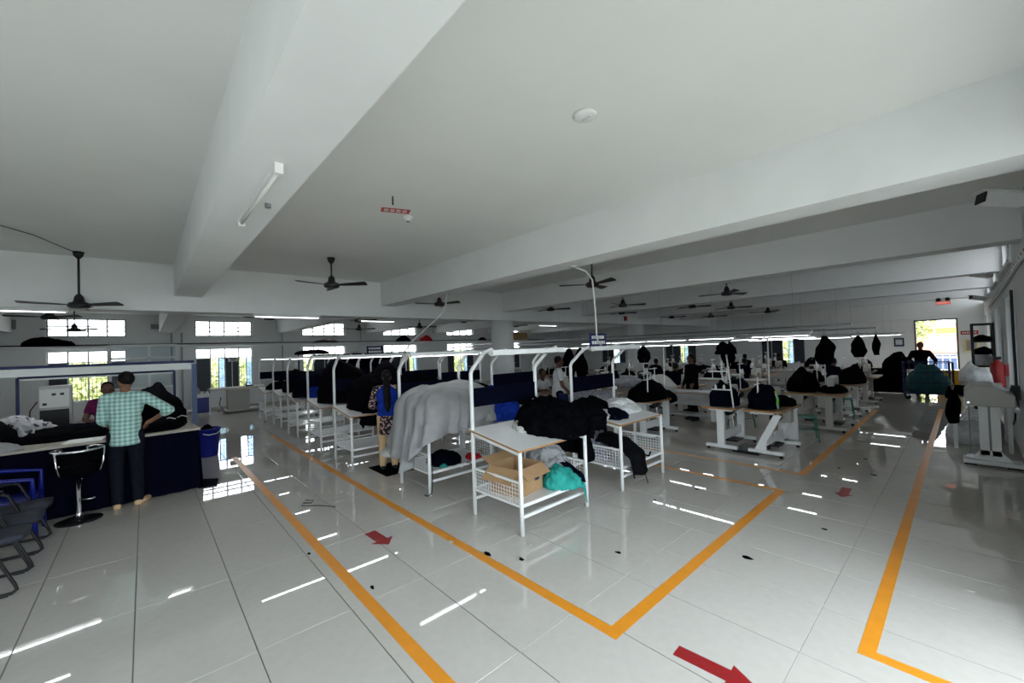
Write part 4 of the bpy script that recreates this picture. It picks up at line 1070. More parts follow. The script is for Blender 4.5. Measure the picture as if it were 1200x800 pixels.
# long white benches that run between the machine rows
for (x0, x1, y, z, lb) in [(-3.3, -7.2, 9.35, .80, 'long white bench behind the first machine row'), (-3.55, -8.0, 12.05, .86, 'long white bench with grey front behind the second machine row'), (-2.6, -7.0, 16.8, .82, 'long white bench behind the fourth machine row')]:
    t = thing('work_bench', lb, 'bench', (0, y, 0))
    MB().box(x1, x0, -.24, .24, z-.03, z).build('bench_top', 'bench_grey', t)
    MB().box(x1, x0, -.245, -.235, z-.05, z-.03).build('edge_band', 'wood_edge', t)
    MB().box(x1, x0, -.23, -.21, z-.30, z-.05).build('front_board', 'bench_grey', t)
    MB().box(x1, x0, -.22, .22, .25, .28).build('lower_shelf', 'grey_plastic', t)
    for x in (x0-.05, (x0+x1)/2, x1+.05):
        for yy in (-.2, .2): MB().box(x-.02, x+.02, yy-.02, yy+.02, 0, z-.03).build('leg', 'white_metal', t)
for k, (x, y, z, lb) in enumerate([(-5.9, 9.35, .80, 'white and navy patterned offcuts heaped on the first long bench'), (-6.8, 9.3, .8, 'patterned offcuts at the end of the first long bench'), (-5.1, 9.4, .8, 'pale offcuts in the middle of the first long bench')]):
    heap('offcut_pile', lb, 'cloth pile', (x, y, z), (.45, .24, .26), 'floral_white' if k < 2 else 'pale_cloth', 170+k, fold=.25)
t = thing('offcut_tray', 'table heaped with patterned offcuts behind the second table row', 'table', (-5.0, 6.75, 0))
MB().box(-.7, .7, -.35, .35, .74, .77).build('tabletop', 'wood_top', t)
for sx in (-1, 1):
    for sy in (-1, 1): MB().box(sx*.65-.02, sx*.65+.02, sy*.3-.02, sy*.3+.02, 0, .74).build('leg', 'white_metal', t)
MB().box(-.7, -.45, -.36, -.34, .77, .95).build('blue_flap', 'blue_metal', t)
heap('offcut_pile', 'white and navy patterned offcuts behind the second row panels', 'cloth pile', (-5.05, 6.75, .77), (.62, .32, .22), 'floral_white', 181, fold=.35)
# green stools
def stool(x, y, rz, lb, g=None):
    t = thing('work_stool', lb, 'stool', (x, y, 0), rz, g)
    MB().box(-.17, .17, -.17, .17, .43, .455).build('seat', 'green_metal', t)
    for sx in (-1, 1):
        for sy in (-1, 1): MB().tube([(sx*.15, sy*.15, .44), (sx*.19, sy*.19, 0)], .012, 6).build('leg', 'green_metal', t)
    MB().bar((-.17, -.17, .2), (.17, -.17, .2), .012).build('rung', 'green_metal', t); MB().bar((-.17, .17, .2), (.17, .17, .2), .012).build('rung', 'green_metal', t)
stool(-2.08, 9.25, .3, 'green metal stool behind the wood-edged sewing table')
stool(-2.0, 12.4, .1, 'green metal stool at the aisle end of the third machine row')
for x, y in ((-3.4, 10.2), (-5.5, 10.4), (-7.1, 12.0), (-3.2, 14.9)): stool(x, y-.35, rnd.uniform(0, 1), 'green metal stool between the machine rows', 'stools between the machine rows')
# white side board at the end of the wood-edged table
t = thing('side_board', 'white laminated side board with brown edge beside the slanting legs', 'board', (-2.22, 8.93, 0))
MB().box(-.22, .10, -.02, .02, .03, .74).build('board', 'laminate', t); MB().box(-.23, -.22, -.021, .021, .03, .74).build('edge_band', 'wood_edge', t)
MB().box(-.15, .05, -.015, .015, 0, .03).build('skid', 'black_plastic', t)
# pedals / footplates lying on the floor under the front machines
tag(MB().box(-2.75, -2.35, 7.5, 8.1, .0, .05).build('floor_mat', 'black_plastic'), 'dark grey foot plate on the floor between the two front machines', 'foot plate')

# ------------------------------------------------------------------ overhead rails and lights of the machine hall
for y, z, x0, x1, lb in [(9.0, 2.03, -1.9, -14, 'over the first machine row'), (12.0, 2.19, -1.75, -17, 'over the second machine row'), (14.0, 2.24, -2.05, -17, 'over the third machine row'), (16.0, 2.15, -1.75, -17, 'over the fourth machine row')]:
    y += .25
    t = thing('cable_tray', 'long dark cable tray hanging %s' % lb, 'cable tray', (0, y, z))
    MB().box(x1, x0, -.05, .05, -.02, .02).build('tray', 'blue_metal' if y == 12.0 else 'steel', t)
    MB().box(x1, x0, -.052, .052, .02, .03).build('cover', 'black_metal', t)
    for k in range(2):
        x = x0-3-(abs(x1-x0)-6)*k
        MB().tube([(x, 0, .03), (x, 0, ZC-z)], .004, 5).build('hanger', 'steel', t)
def hall_tube(x, y, z, lb, g=None):
    o = dup(tl, (x, y, z), 0, lb, g)
    return o
hall = [(9.0, 1.86, [-3.9, -5.13, -6.36, -7.6]), (11.0, 1.98, [-2.9, -4.45, -5.68, -6.9, -8.1]), (12.1, 1.93, [-3.0, -4.25, -5.5, -7.5]), (13.9, 1.90, [-2.6, -3.9, -5.6, -7.0]), (16.0, 1.93, [-2.6, -4.3, -6.1]), (19.3, 1.93, [-2.2, -3.45]), (21.3, 1.93, [-2.2, -3.45])]
for k, (y, z, xs) in enumerate(hall):
    for x in xs:
        lb = 'lit tube light hanging over the machine hall rows'
        o = hall_tube(x, y, z, lb, 'tube lights of the machine hall')
    t = thing('light_rail', 'thin pale rail carrying tube lights, %s of the machine hall from the tape' % ['first', 'second', 'third', 'fourth', 'fifth', 'sixth', 'last'][k], 'rail', (0, y, z+.07))
    MB().box(min(xs)-.7, max(xs)+.7, -.02, .02, -.015, .015).build('rail', 'steel', t)
    for x in (min(xs)-.3, max(xs)+.3): MB().tube([(x, 0, .01), (x, 0, ZC-z-.07)], .003, 5).build('hanger', 'steel', t)
# garments hanging from the rails
def hung(loc, h, w, lb, seed, rz=0):
    t = thing('hanging_garment', lb, 'garment', loc, rz)
    vs = []; fs = []; nu, nv = 20, 14
    for i in range(nv+1):
        s = i/nv
        ww = w*(.25+.75*min(1, s*2.4))*(1-.35*max(0, s-.72)/.28)*(1+.15*noise.noise(Vector((seed, s*3, 0))))
        for j in range(nu):
            a = 2*math.pi*j/nu
            k = 1+.16*noise.noise(Vector((math.cos(a)*1.5, math.sin(a)*1.5, s*3+seed)))
            vs.append((ww*math.cos(a)*k+.06*noise.noise(Vector((seed, s*2, 5))), .38*ww*math.sin(a)*k, -s*h))
    for i in range(nv):
        for j in range(nu): fs.append((i*nu+j, (i+1)*nu+j, (i+1)*nu+(j+1) % nu, i*nu+(j+1) % nu))
    fs += [tuple(range(nu)), tuple(nv*nu+j for j in range(nu-1, -1, -1))]
    b = MB(); b.v = vs; b.f = fs; b.build('cloth', 'black_cloth', t, True)
    MB().tube([(0, 0, -.02), (.03, 0, .06), (0, 0, .12), (-.03, 0, .06), (0, 0, .0)], .008, 6).build('hook', 'steel', t)
hung((-2.05, 11.0, 1.95), .62, .20, 'black jacket hanging from the rail past the cream pedestal station', 3, R(40))
hung((-1.85, 13.72, 1.93), .55, .18, 'black garment hanging with one sleeve out, second along the aisle', 5, R(40))
hung((-1.75, 16.0, 1.95), .60, .11, 'narrow black garment hanging at the end of the far rail', 8, R(40))
hung((-4.4, 12.0, 1.92), .62, .20, 'black garment hanging before the open far window', 11, R(40))
hung((-5.2, 8.95, 1.86), .40, .16, 'black cloth hanging in a wedge near the first hall tubes', 14, R(40))
hung((-7.4, 8.8, 1.86), .75, .20, 'black trousers hanging among the machines behind the man in the white shirt', 17, R(40))
hung((-7.0, 8.8, 1.86), .8, .18, 'black gown hanging beside the black trousers among the machines', 19, R(40))
# ------------------------------------------------------------------ right-hand wall
pm = thing('fusing_machine', 'cream head machine on a white T-shaped pedestal by the wall', 'machine', (.19, 8.95, 0))
MB().box(-.27, .29, -.14, .14, .03, .085).build('foot', 'white_metal', pm, bevel=.006)
MB().prism([(-.20, .085), (.20, .085), (.09, .22), (-.09, .22)], -.05, .05, 'y').build('gusset', 'white_metal', pm)
MB().box(-.10, -.012, -.05, .05, .15, .84).build('column', 'white_metal', pm); MB().box(.012, .10, -.05, .05, .15, .84).build('column', 'white_metal', pm)
MB().box(-.012, .012, -.03, .03, .15, .84).build('column_web', 'grey_plastic', pm)
MB().prism([(-.23, .86), (.24, .86), (.24, 1.02), (.05, 1.15), (-.16, 1.15), (-.23, 1.06)], -.18, .55, 'y').build('head_casing', 'cream_metal', pm, bevel=.008)
MB().lathe([(.001, 0), (.016, 0), (.016, .012), (.001, .012)], 12).xf(Matrix.Translation((-.19, -.18, .91)) @ Matrix.Rotation(R(90), 4, 'X')).build('knob', 'chrome', pm)
MB().tube([(-.19, -.05, .86), (-.19, -.05, .16)], .006, 6).build('pedal_chain', 'steel', pm)
MB().box(-.23, -.15, -.09, .0, .10, .15).build('pedal', 'steel', pm)
for x in (-.2, .2): MB().box(x-.06, x+.06, -.1, .1, 0, .03).build('rubber_foot', 'black_plastic', pm)
drape('garment', 'black garment hanging over the edge of the cream head machine', 'garment', (-.08, 9.75, 1.0), .22, .34, 'black_cloth', 201, (-.1, .12, -.25, .25), (0, 0, .15, .2, .05), 30, 0, 0)
hung((-.16, 9.35, 1.03), .52, .14, 'black cloth hanging down beside the cream head machine', 21, R(60))
mt = thing('machine_table', 'dark topped table with a grey sewing head behind the cream machine', 'machine', (.12, 10.5, 0))
MB().box(-.32, .36, -.55, .45, .86, .90).build('tabletop', 'grey_plastic', mt)
for sx in (-.28, .3):
    for sy in (-.5, .4): MB().box(sx-.025, sx+.025, sy-.025, sy+.025, 0, .86).build('leg', 'white_metal', mt)
MB().box(-.2, .26, -.12, .12, .90, 1.05).build('machine_bed', 'cream_metal', mt, bevel=.01)
heap_mesh(.17, .24, .27, 208, fold=.04, p=6).xf(Matrix.Translation((-.03, .1, 1.05))).build('machine_hood', 'poly_bag', mt, True)
for k, (x, y, r3, lb) in enumerate([(.12, 11.65, (.26, .40, .42), 'white plastic sack under the wall beside the cream machine'), (.0, 10.75, (.28, .36, .36), 'white sack under the dark topped table')]):
    heap('plastic_sack', lb, 'sack', (x, y, 0), r3, 'poly_bag', 205+k, fold=.08, p=4)
# fire extinguisher hung on the wall
fe = thing('fire_extinguisher', 'red fire extinguisher hanging on the wall', 'extinguisher', (.37, 11.35, .92))
MB().lathe([(.001, 0), (.085, .0), (.09, .03), (.09, .36), (.07, .43), (.03, .46), (.03, .49), (.001, .49)], 22).build('cylinder', 'red_paint', fe, True)
MB().box(-.03, .05, -.02, .02, .49, .54).build('valve', 'black_metal', fe)
MB().tube([(0, .03, .51), (-.02, .12, .45), (-.04, .12, .15), (-.04, .10, .05)], .014, 8).build('hose', 'black_plastic', fe, True)
MB().box(-.094, -.088, -.05, .05, .2, .3).build('label', 'paper', fe)
MB().box(.09, .13, -.04, .04, .2, .4).build('bracket', 'red_paint', fe)
# storage rack near the doorway
rk = thing('storage_rack', 'narrow dark steel rack with bundles standing against the wall past the extinguisher', 'rack', (.24, 12.85, 0))
for sx in (-.14, .14):
    for sy in (-.32, .32): MB().box(sx-.02, sx+.02, sy-.02, sy+.02, 0, 2.09).build('upright', 'black_metal', rk)
for z in (.62, 1.22, 1.72): MB().box(-.16, .16, -.34, .34, z-.015, z+.015).build('shelf', 'black_metal', rk)
for sy in (-.32, .32): MB().bar((-.14, sy, 2.07), (.14, sy, 2.07), .04).build('top_bar', 'black_metal', rk)
for k, (z, r3, m, lb) in enumerate([(1.735, (.12, .26, .11), 'black_cloth', 'black bundle on the top shelf of the dark rack'), (1.235, (.14, .28, .22), 'poly_bag', 'pale sack on the middle shelf of the dark rack'), (1.46, (.13, .25, .13), 'black_cloth', 'dark cloth on the pale sack in the rack'), (.635, (.13, .28, .36), 'poly_bag', 'white sack on the lowest shelf of the dark rack')]):
    heap('cloth_bundle', lb, 'bundle', (.24, 12.85, z), r3, m, 215+k)
# yellow crates
yc = thing('plastic_crate', 'yellow plastic crate standing beside the doorway', 'crate', (-.42, 20.6, 0))
b = MB(); b.box(-.3, .3, -.2, .2, .0, .02)
for x in (-.3, .28): b.box(x, x+.02, -.2, .2, 0, .62)
for y in (-.2, .18): b.box(-.3, .3, y, y+.02, 0, .62)
b.build('crate_body', 'yellow_plastic', yc)
MB().box(-.33, .33, -.23, .23, .58, .66).build('rim', 'yellow_plastic', yc)
# blue laundry cart
cart = thing('laundry_cart', 'blue wire cart full of teal bundles standing in front of the doorway', 'cart', (-.80, 17.3, 0), R(6))
cw, cl = .50, .40
for sx in (-1, 1):
    for sy in (-1, 1):
        MB().box(sx*cw-.022, sx*cw+.022, sy*cl-.022, sy*cl+.022, .16, 1.10).build('post', 'blue_metal', cart)
        MB().lathe([(.001, -.02), (.07, -.02), (.07, .02), (.001, .02)], 16).xf(Matrix.Translation((sx*(cw-.06), sy*(cl-.06), .07)) @ Matrix.Rotation(R(90), 4, 'X')).build('castor', 'black_plastic', cart, True)
        MB().box(sx*(cw-.06)-.02, sx*(cw-.06)+.02, sy*(cl-.06)-.03, sy*(cl-.06)+.03, .09, .17).build('castor_fork', 'steel', cart)
MB().box(-cw, cw, -cl, cl, .16, .20).build('base', 'blue_metal', cart)
for z in (.5, .8, 1.08):
    for sy in (-1, 1): MB().bar((-cw, sy*cl, z), (cw, sy*cl, z), .022).build('rail', 'blue_metal', cart)
    for sx in (-1, 1): MB().bar((sx*cw, -cl, z), (sx*cw, cl, z), .022).build('rail', 'blue_metal', cart)
for sy in (-1, 1):
    b = MB()
    for k in range(1, 8): b.tube([(-cw+2*cw*k/8, sy*cl, .2), (-cw+2*cw*k/8, sy*cl, 1.08)], .006, 5)
    o = b.build('wire_side', 'blue_metal', cart); o['kind'] = 'stuff'
heap('cloth_bundle', 'teal garment bundles filling the blue cart', 'bundle', (-.82, 17.3, .20), (.46, .36, .62), 'teal_dark', 221, fold=.15, p=5) if mat('teal_dark', (.008, .075, .075), .8, var=.3, scale=10) else None
# black covered table before the far wall
t = thing('covered_table', 'table covered with black cloth to the floor beside the blue cart', 'table', (-1.90, 18.9, 0))
MB().box(-.55, .5, -.42, .42, .70, .76).build('tabletop', 'wood_top', t)
b = curtain((-.57, -.45), (.52, -.45), .02, .77, 30, .015); b.build('cloth_front', 'black_cloth', t, True)
b = curtain((.52, -.45), (.52, .45), .02, .77, 20, .015); b.build('cloth_side', 'black_cloth', t, True)
MB().box(-.57, .52, -.45, .45, .765, .78).build('cloth_top', 'black_cloth', t)
for sx in (-.5, .45):
    for sy in (-.36, .36): MB().box(sx-.02, sx+.02, sy-.02, sy+.02, 0, .7).build('leg', 'steel', t)
heap('garment_pile', 'black garments piled on the black covered table', 'clothes', (-1.55, 18.9, .78), (.38, .35, .45), 'black_cloth', 223, fold=.12)
# notices and signs on the far wall
t = thing('wall_notice', 'small dark framed notice on the far wall beside the doorway', 'notice', (-1.78, YF-.02, 1.63))
MB().box(-.15, .15, -.012, .012, -.17, .17).build('frame', 'print_ink', t); MB().box(-.10, .10, -.016, -.012, -.1, .11).build('print', 'frame_paint', t)
t = thing('wall_sign', 'red sign with white lettering on the wall beside the doorway', 'sign', (.12, YF-.02, 1.92))
MB().box(-.22, .22, -.01, .01, -.07, .07).build('board', 'sign_red', t)
for k in range(6): MB().box(-.18+.062*k, -.14+.062*k, -.013, -.01, -.03, .03).build('letter', 'paper', t)
t = thing('hose_box', 'yellow-green box on the wall below the red sign', 'box', (.15, YF-.08, 1.45)); MB().box(-.14, .14, -.08, .08, -.2, .2).build('case', 'yellow_board', t); MB().box(-.11, .11, -.085, -.08, -.16, .16).build('cover', 'grey_plastic', t)
# emergency light on the far beam
t = thing('emergency_light', 'twin-head emergency light with a red lit EXIT panel on the far beam', 'light', (-.42, 18.80, 2.90))
MB().box(-.16, .16, -.04, .04, -.07, .05).build('case', 'black_plastic', t)
MB().box(-.15, .15, -.046, -.04, -.06, .03).build('lit_panel', 'sign_lit', t)
for sx in (-1, 1): MB().lathe([(.001, 0), (.05, 0), (.06, .06), (.001, .07)], 14).xf(Matrix.Translation((sx*.10, .0, .09)) @ Matrix.Rotation(R(90), 4, 'X')).build('lamp_head', 'black_plastic', t, True)
def text_part(txt, size, loc, rot, m, parent, name='lettering', ext=.001):
    cu = bpy.data.curves.new(name, 'FONT'); cu.body = txt; cu.size = size; cu.align_x = 'CENTER'; cu.align_y = 'CENTER'; cu.extrude = ext
    o = bpy.data.objects.new(name, cu); link(o)
    bpy.context.view_layer.update()
    me = bpy.data.meshes.new_from_object(o.evaluated_get(bpy.context.evaluated_depsgraph_get()))
    bpy.data.objects.remove(o); me.materials.append(M[m])
    o = link(bpy.data.objects.new(name, me)); o.parent = parent; o.location = loc; o.rotation_euler = rot
    return o
text_part('EXIT', .085, (0, -.048, -.015), (R(90), 0, 0), 'paper', t)
# CCTV cameras on the right-hand wall
def cctv(y, z, s, lb):
    t = thing('security_camera', lb, 'camera', (XR, y, z))
    MB().lathe([(.05*s, 0), (.05*s, .02*s), (.02*s, .03*s), (.02*s, .10*s)], 14).xf(Matrix.Rotation(R(-90), 4, 'Y')).build('mount', 'white_metal', t, True)
    MB().box(-.06*s, .06*s, -.18*s, .12*s, -.05*s, .05*s).xf(Matrix.Translation((-.20*s, .0, -.04*s)) @ Matrix.Rotation(R(-60), 4, 'Z') @ Matrix.Rotation(R(-12), 4, 'X')).build('housing', 'white_metal', t, bevel=.01)
    MB().box(-.055*s, .055*s, -.19*s, -.178*s, -.045*s, .045*s).xf(Matrix.Translation((-.20*s, .0, -.04*s)) @ Matrix.Rotation(R(-60), 4, 'Z') @ Matrix.Rotation(R(-12), 4, 'X')).build('lens_front', 'black_plastic', t)
    MB().box(-.07*s, .07*s, -.22*s, .12*s, .05*s, .058*s).xf(Matrix.Translation((-.20*s, .0, -.04*s)) @ Matrix.Rotation(R(-60), 4, 'Z') @ Matrix.Rotation(R(-12), 4, 'X')).build('sun_shield', 'white_metal', t)
cctv(5.75, 3.12, 1.0, 'white security camera nearest to the long beam on the right wall')
cctv(12.6, 3.1, 1.0, 'white security camera high on the wall between two high windows')
cctv(16.5, 2.85, 1.0, 'white security camera further along the wall towards the doorway')
# perforated cable tray along the right-hand wall
t = thing('cable_tray', 'white slotted cable tray sloping along the right-hand wall', 'cable tray', (XR-.03, 0, 0))
MB().bar((0, 4.0, 2.82), (0, 17.0, 2.60), .03, .07).build('tray', 'white_metal', t)
b = MB()
for k in range(40):
    y = 4.1+.32*k; zz = 2.82-.22*(y-4.0)/13; b.cbox((-.0165, y, zz), (.003, .14, .03))
b.build('slots', 'frame_dark', t)['kind'] = 'stuff'
tag(MB().tube([(XR-.02, 9.2, 1.0), (XR-.03, 9.6, .85), (XR-.03, 9.9, .55), (XR-.03, 10.4, .4)], .012, 6).build('power_cord', 'cable'), 'black cord looping on the wall beside the cream head machine', 'cord')
tag(MB().tube([(XR-.03, 9.3, 2.5), (XR-.03, 9.3, .9)], .018, 6).build('wall_pipe', 'cable'), 'dark cable pipe running down beside the window near the cream machine', 'pipe')
t = thing('switch_box', 'black socket box on the wall above the cream head machine', 'switch box', (XR-.04, 9.35, 1.02)); MB().box(-.04, .04, -.1, .1, -.1, .1).build('case', 'black_plastic', t); MB().box(-.05, -.04, -.06, .06, -.06, .06).build('socket', 'black_plastic', t)

# ------------------------------------------------------------------ ceiling fittings
fan_meshes = {}
def fan(x, y, zh, rot, lb, brown=False, top=ZC, g=None):
    m = 'fan_brown' if brown else 'fan_black'
    t = thing('ceiling_fan', lb, 'ceiling fan', (x, y, zh), 0, g)
    MB().tube([(0, 0, .06), (0, 0, top-zh)], .014, 8).build('rod', 'fan_black', t, True)
    if m not in fan_meshes:
        hub = MB().lathe([(.001, -.05), (.09, -.05), (.12, -.03), (.125, .0), (.11, .03), (.07, .045), (.06, .06), (.05, .12), (.025, .16), (.001, .16)], 24).mesh('motor', m, True)
        can = MB().lathe([(.02, -.1), (.05, -.06), (.065, .0), (.001, .0)], 18).mesh('canopy', 'fan_black', True)
        vs = [(.10, -.03, .005), (.20, -.035, .012), (.58, -.075, .02), (.60, -.055, .018), (.60, .035, -.012), (.58, .055, -.018), (.20, .04, -.012), (.10, .03, -.005)]
        bl = MB(); n = len(vs)
        bl.add([(a, b, c+.004) for a, b, c in vs]+[(a, b, c-.004) for a, b, c in vs], [tuple(range(n)), tuple(range(2*n-1, n-1, -1))]+[(i, n+i, n+(i+1) % n, (i+1) % n) for i in range(n)])
        fan_meshes[m] = (hub, can, bl.mesh('blade', m))
    hub, can, bl = fan_meshes[m]
    o = link(bpy.data.objects.new('motor', hub)); o.parent = t
    o = link(bpy.data.objects.new('canopy', can)); o.parent = t; o.location = (0, 0, top-zh)
    for k in range(3):
        o = link(bpy.data.objects.new('blade', bl)); o.parent = t; o.rotation_euler = (0, 0, rot+R(120*k))
fan(-8.62, -.70, 2.76, R(50), 'black ceiling fan on a long rod in front of the girder above the counter')
fan(-7.08, 2.35, 3.08, R(45), 'black ceiling fan on a short rod between the two big near beams')
fan(-8.45, 5.3, 3.05, R(20), 'brown ceiling fan before the girder near the round column', True)
fan(-4.52, 6.1, 3.03, R(-15), 'brown ceiling fan beside the white drop pipe', True)
for k, (x, y, z, r_) in enumerate([(-8.4, 9.2, 3.07, 50), (-6.26, 9.8, 3.0, 40), (-3.6, 9.9, 3.0, 70), (-6.0, 13.5, 3.1, 40), (-4.8, 13.5, 2.95, 40), (-8.5, 13.2, 3.1, 60), (-8.57, 17.2, 3.05, 10), (-6.9, 17.2, 2.95, 30), (-4.85, 17.2, 2.95, 80)]):
    fan(x, y, z, R(r_), 'black ceiling fan over the machine hall', False, ZC, 'fans over the machine hall')
for k, (x, y, z, r_) in enumerate([(-12.0, 2.4, 2.92, 45), (-12.6, 4.95, 2.95, 45), (-13.0, 7.3, 2.8, 50), (-12.0, 8.5, 2.95, 20), (-12.2, -1.4, 2.86, 50), (-15.5, -1.35, 2.80, 50), (-15.2, 6.0, 2.85, 50), (-13, 12, 2.9, 10)]):
    fan(x, y, z, R(r_), 'black ceiling fan in the bay between the girder and the window wall', False, ZC, 'fans in the window bay')
# batten light on the first beam (off) and tubes on the girder
t = thing('batten_light', 'unlit white batten light under the big beam', 'light', (-3.18, .58, 3.0))
MB().box(-.6, .6, -.02, .02, -.03, 0).build('housing', 'white_metal', t)
MB().tube([(-.57, 0, -.042), (.57, 0, -.042)], .011, 10).build('tube', 'paper', t, True)
for s in (-1, 1): MB().box(s*.6-.02, s*.6+.02, -.022, .022, -.06, 0).build('end_cap', 'white_metal', t)
MB().lathe([(.001, 0), (.02, 0), (.02, -.03), (.001, -.03)], 12, (-.12, .09, 0)).build('starter_knob', 'steel', t)
for x, y, lb in [(-9.06, 2.15, 'lit tube light under the girder near the fan'), (-9.06, -1.45, 'lit tube light under the girder above the counter')]:
    o = dup(tl, (x, y, 2.69), R(90), lb)
for x, y, z in ((-12.5, 5.5, 2.93), (-13, 14.0, 2.93)):
    dup(tl, (x, y, z), R(90), 'lit tube light high in the bay beyond the girder', 'tube lights in the window bay')
# detectors
t = thing('ceiling_rose', 'round white ceiling plate with small holes', 'ceiling plate', (-1.74, 2.34, ZC)); MB().lathe([(.001, -.022), (.07, -.022), (.085, -.012), (.085, 0), (.001, 0)], 28).build('plate', 'white_metal', t, True)
for k in range(3): MB().cbox((-.025+.025*k, .01, -.0225), (.012, .02, .003)).build('slot', 'frame_paint', t)
t = thing('smoke_detector', 'small white smoke detector beside the red ceiling label', 'detector', (-4.40, 2.36, ZC))
MB().lathe([(.001, -.07), (.03, -.07), (.045, -.045), (.06, -.03), (.065, 0), (.001, 0)], 20).build('body', 'white_metal', t, True); MB().lathe([(.02, -.075), (.02, -.07)], 10).build('sensor', 'frame_dark', t)
t = thing('ceiling_label', 'red label with white lettering stuck to the ceiling', 'label', (-4.33, 2.17, ZC-.002), R(70))
MB().box(-.16, .16, -.07, .07, -.002, .0019).build('label_sheet', 'sign_red', t)
for k in range(2):
    for j in range(4): MB().box(-.13+.068*j, -.08+.068*j, -.045+.05*k, -.015+.05*k, -.0035, -.002).build('letter', 'paper', t)
# drop pipes
t = thing('drop_pipe', 'white flexible pipe dropping from the beam to the second table row light', 'pipe', (0, 0, 0))
MB().lathe([(.001, -.03), (.06, -.03), (.06, 0), (.001, 0)], 16, (-3.48, 4.30, 3.0)).build('junction_box', 'conduit', t, True)
MB().tube([(-3.48, 4.30, 2.98), (-3.44, 4.50, 2.93), (-3.42, 4.62, 2.82), (-3.42, 4.66, 2.4), (-3.42, 4.67, 2.02), (-3.43, 4.72, 1.95), (-3.44, 4.8, 1.91)], .012, 8).build('pipe', 'conduit', t, True)
t = thing('drop_pipe', 'grey flexible pipe hanging crooked from the beam near the round column', 'pipe', (0, 0, 0))
MB().lathe([(.001, -.03), (.05, -.03), (.05, 0), (.001, 0)], 16, (-6.55, 4.27, 3.0)).build('junction_box', 'conduit', t, True)
MB().tube([(-6.55, 4.27, 2.98), (-6.58, 4.27, 2.75), (-6.62, 4.2, 2.6), (-6.75, 4.0, 2.4), (-6.9, 3.7, 2.1), (-7.0, 3.6, 1.92)], .013, 8).build('pipe', 'conduit', t, True)
tag(MB().tube([(-6.2, -2.2, ZC-.01), (-6.8, -1.5, ZC-.03), (-7.6, -1.0, ZC-.035), (-8.6, -.72, ZC-.02)], .006, 5).build('ceiling_wire', 'cable'), 'thin dark wire sagging along the ceiling to the long-rod fan', 'wire')
tag(MB().tube([(-3.95, 1.95, ZC), (-3.95, 1.95, ZC-.09)], .008, 5).build('ceiling_hook', 'cable'), 'small dark hook sticking out of the ceiling near the red label', 'hook')
t = thing('fire_alarm', 'small red alarm box on the column near the far benches', 'alarm', (-8.98, 14.2, 2.95)); MB().box(-.02, .02, -.09, .09, -.09, .09).build('case', 'red_paint', t); MB().lathe([(.001, 0), (.05, 0), (.001, .04)], 12).xf(Matrix.Translation((.02, 0, 0)) @ Matrix.Rotation(R(90), 4, 'Y')).build('bell', 'red_paint', t, True)
# ------------------------------------------------------------------ people
def fuse(mb, m, name, parent, voxel=.014, sm=6):
    me = mb.mesh(name+'_raw', m); o = link(bpy.data.objects.new(name+'_raw', me))
    r = o.modifiers.new('r', 'REMESH'); r.mode = 'VOXEL'; r.voxel_size = voxel
    q = o.modifiers.new('s', 'SMOOTH'); q.iterations = sm; q.factor = .5
    bpy.context.view_layer.update()
    dg = bpy.context.evaluated_depsgraph_get()
    out = bpy.data.meshes.new_from_object(o.evaluated_get(dg)); out.name = name
    bpy.data.objects.remove(o)
    for p in out.polygons: p.use_smooth = True
    if not out.materials: out.materials.append(M[m])
    r = link(bpy.data.objects.new(name, out)); r.parent = parent
    return r
def limb(b, pts, rs, n=12):
    for p, r in zip(pts, rs): b.ball(p, r, 12, 8)
    for i in range(len(pts)-1): b.tube([pts[i], pts[i+1]], [rs[i], rs[i+1]], n)
def hand(b, wrist, d, up, s):
    """palm and five fingers; d = direction of the fingers, up = back of hand"""
    w = Vector(wrist); d = Vector(d).normalized(); up = Vector(up); up = (up-d*up.dot(d)).normalized(); sd = d.cross(up)
    b.tube([w-d*.02, w+d*.03, w+d*.085], [.027, .030, .026], 10)
    b.tube([w+d*.03+sd*.012, w+d*.085+sd*.02], [.022, .018], 8); b.tube([w+d*.03-sd*.012, w+d*.085-sd*.02], [.022, .018], 8)
    for k, (o, L) in enumerate(((-.030, .060), (-.010, .072), (.010, .068), (.029, .052))):
        p = w+d*.085+sd*o
        b.tube([p, p+d*L*.5-up*.006, p+d*L*.85-up*.028, p+d*L-up*.045], [.010, .0095, .009, .007], 7)
    p = w+d*.03+sd*s*.028
    b.tube([p, p+d*.03+sd*s*.022, p+d*.06+sd*s*.028-up*.01], [.013, .011, .008], 7)
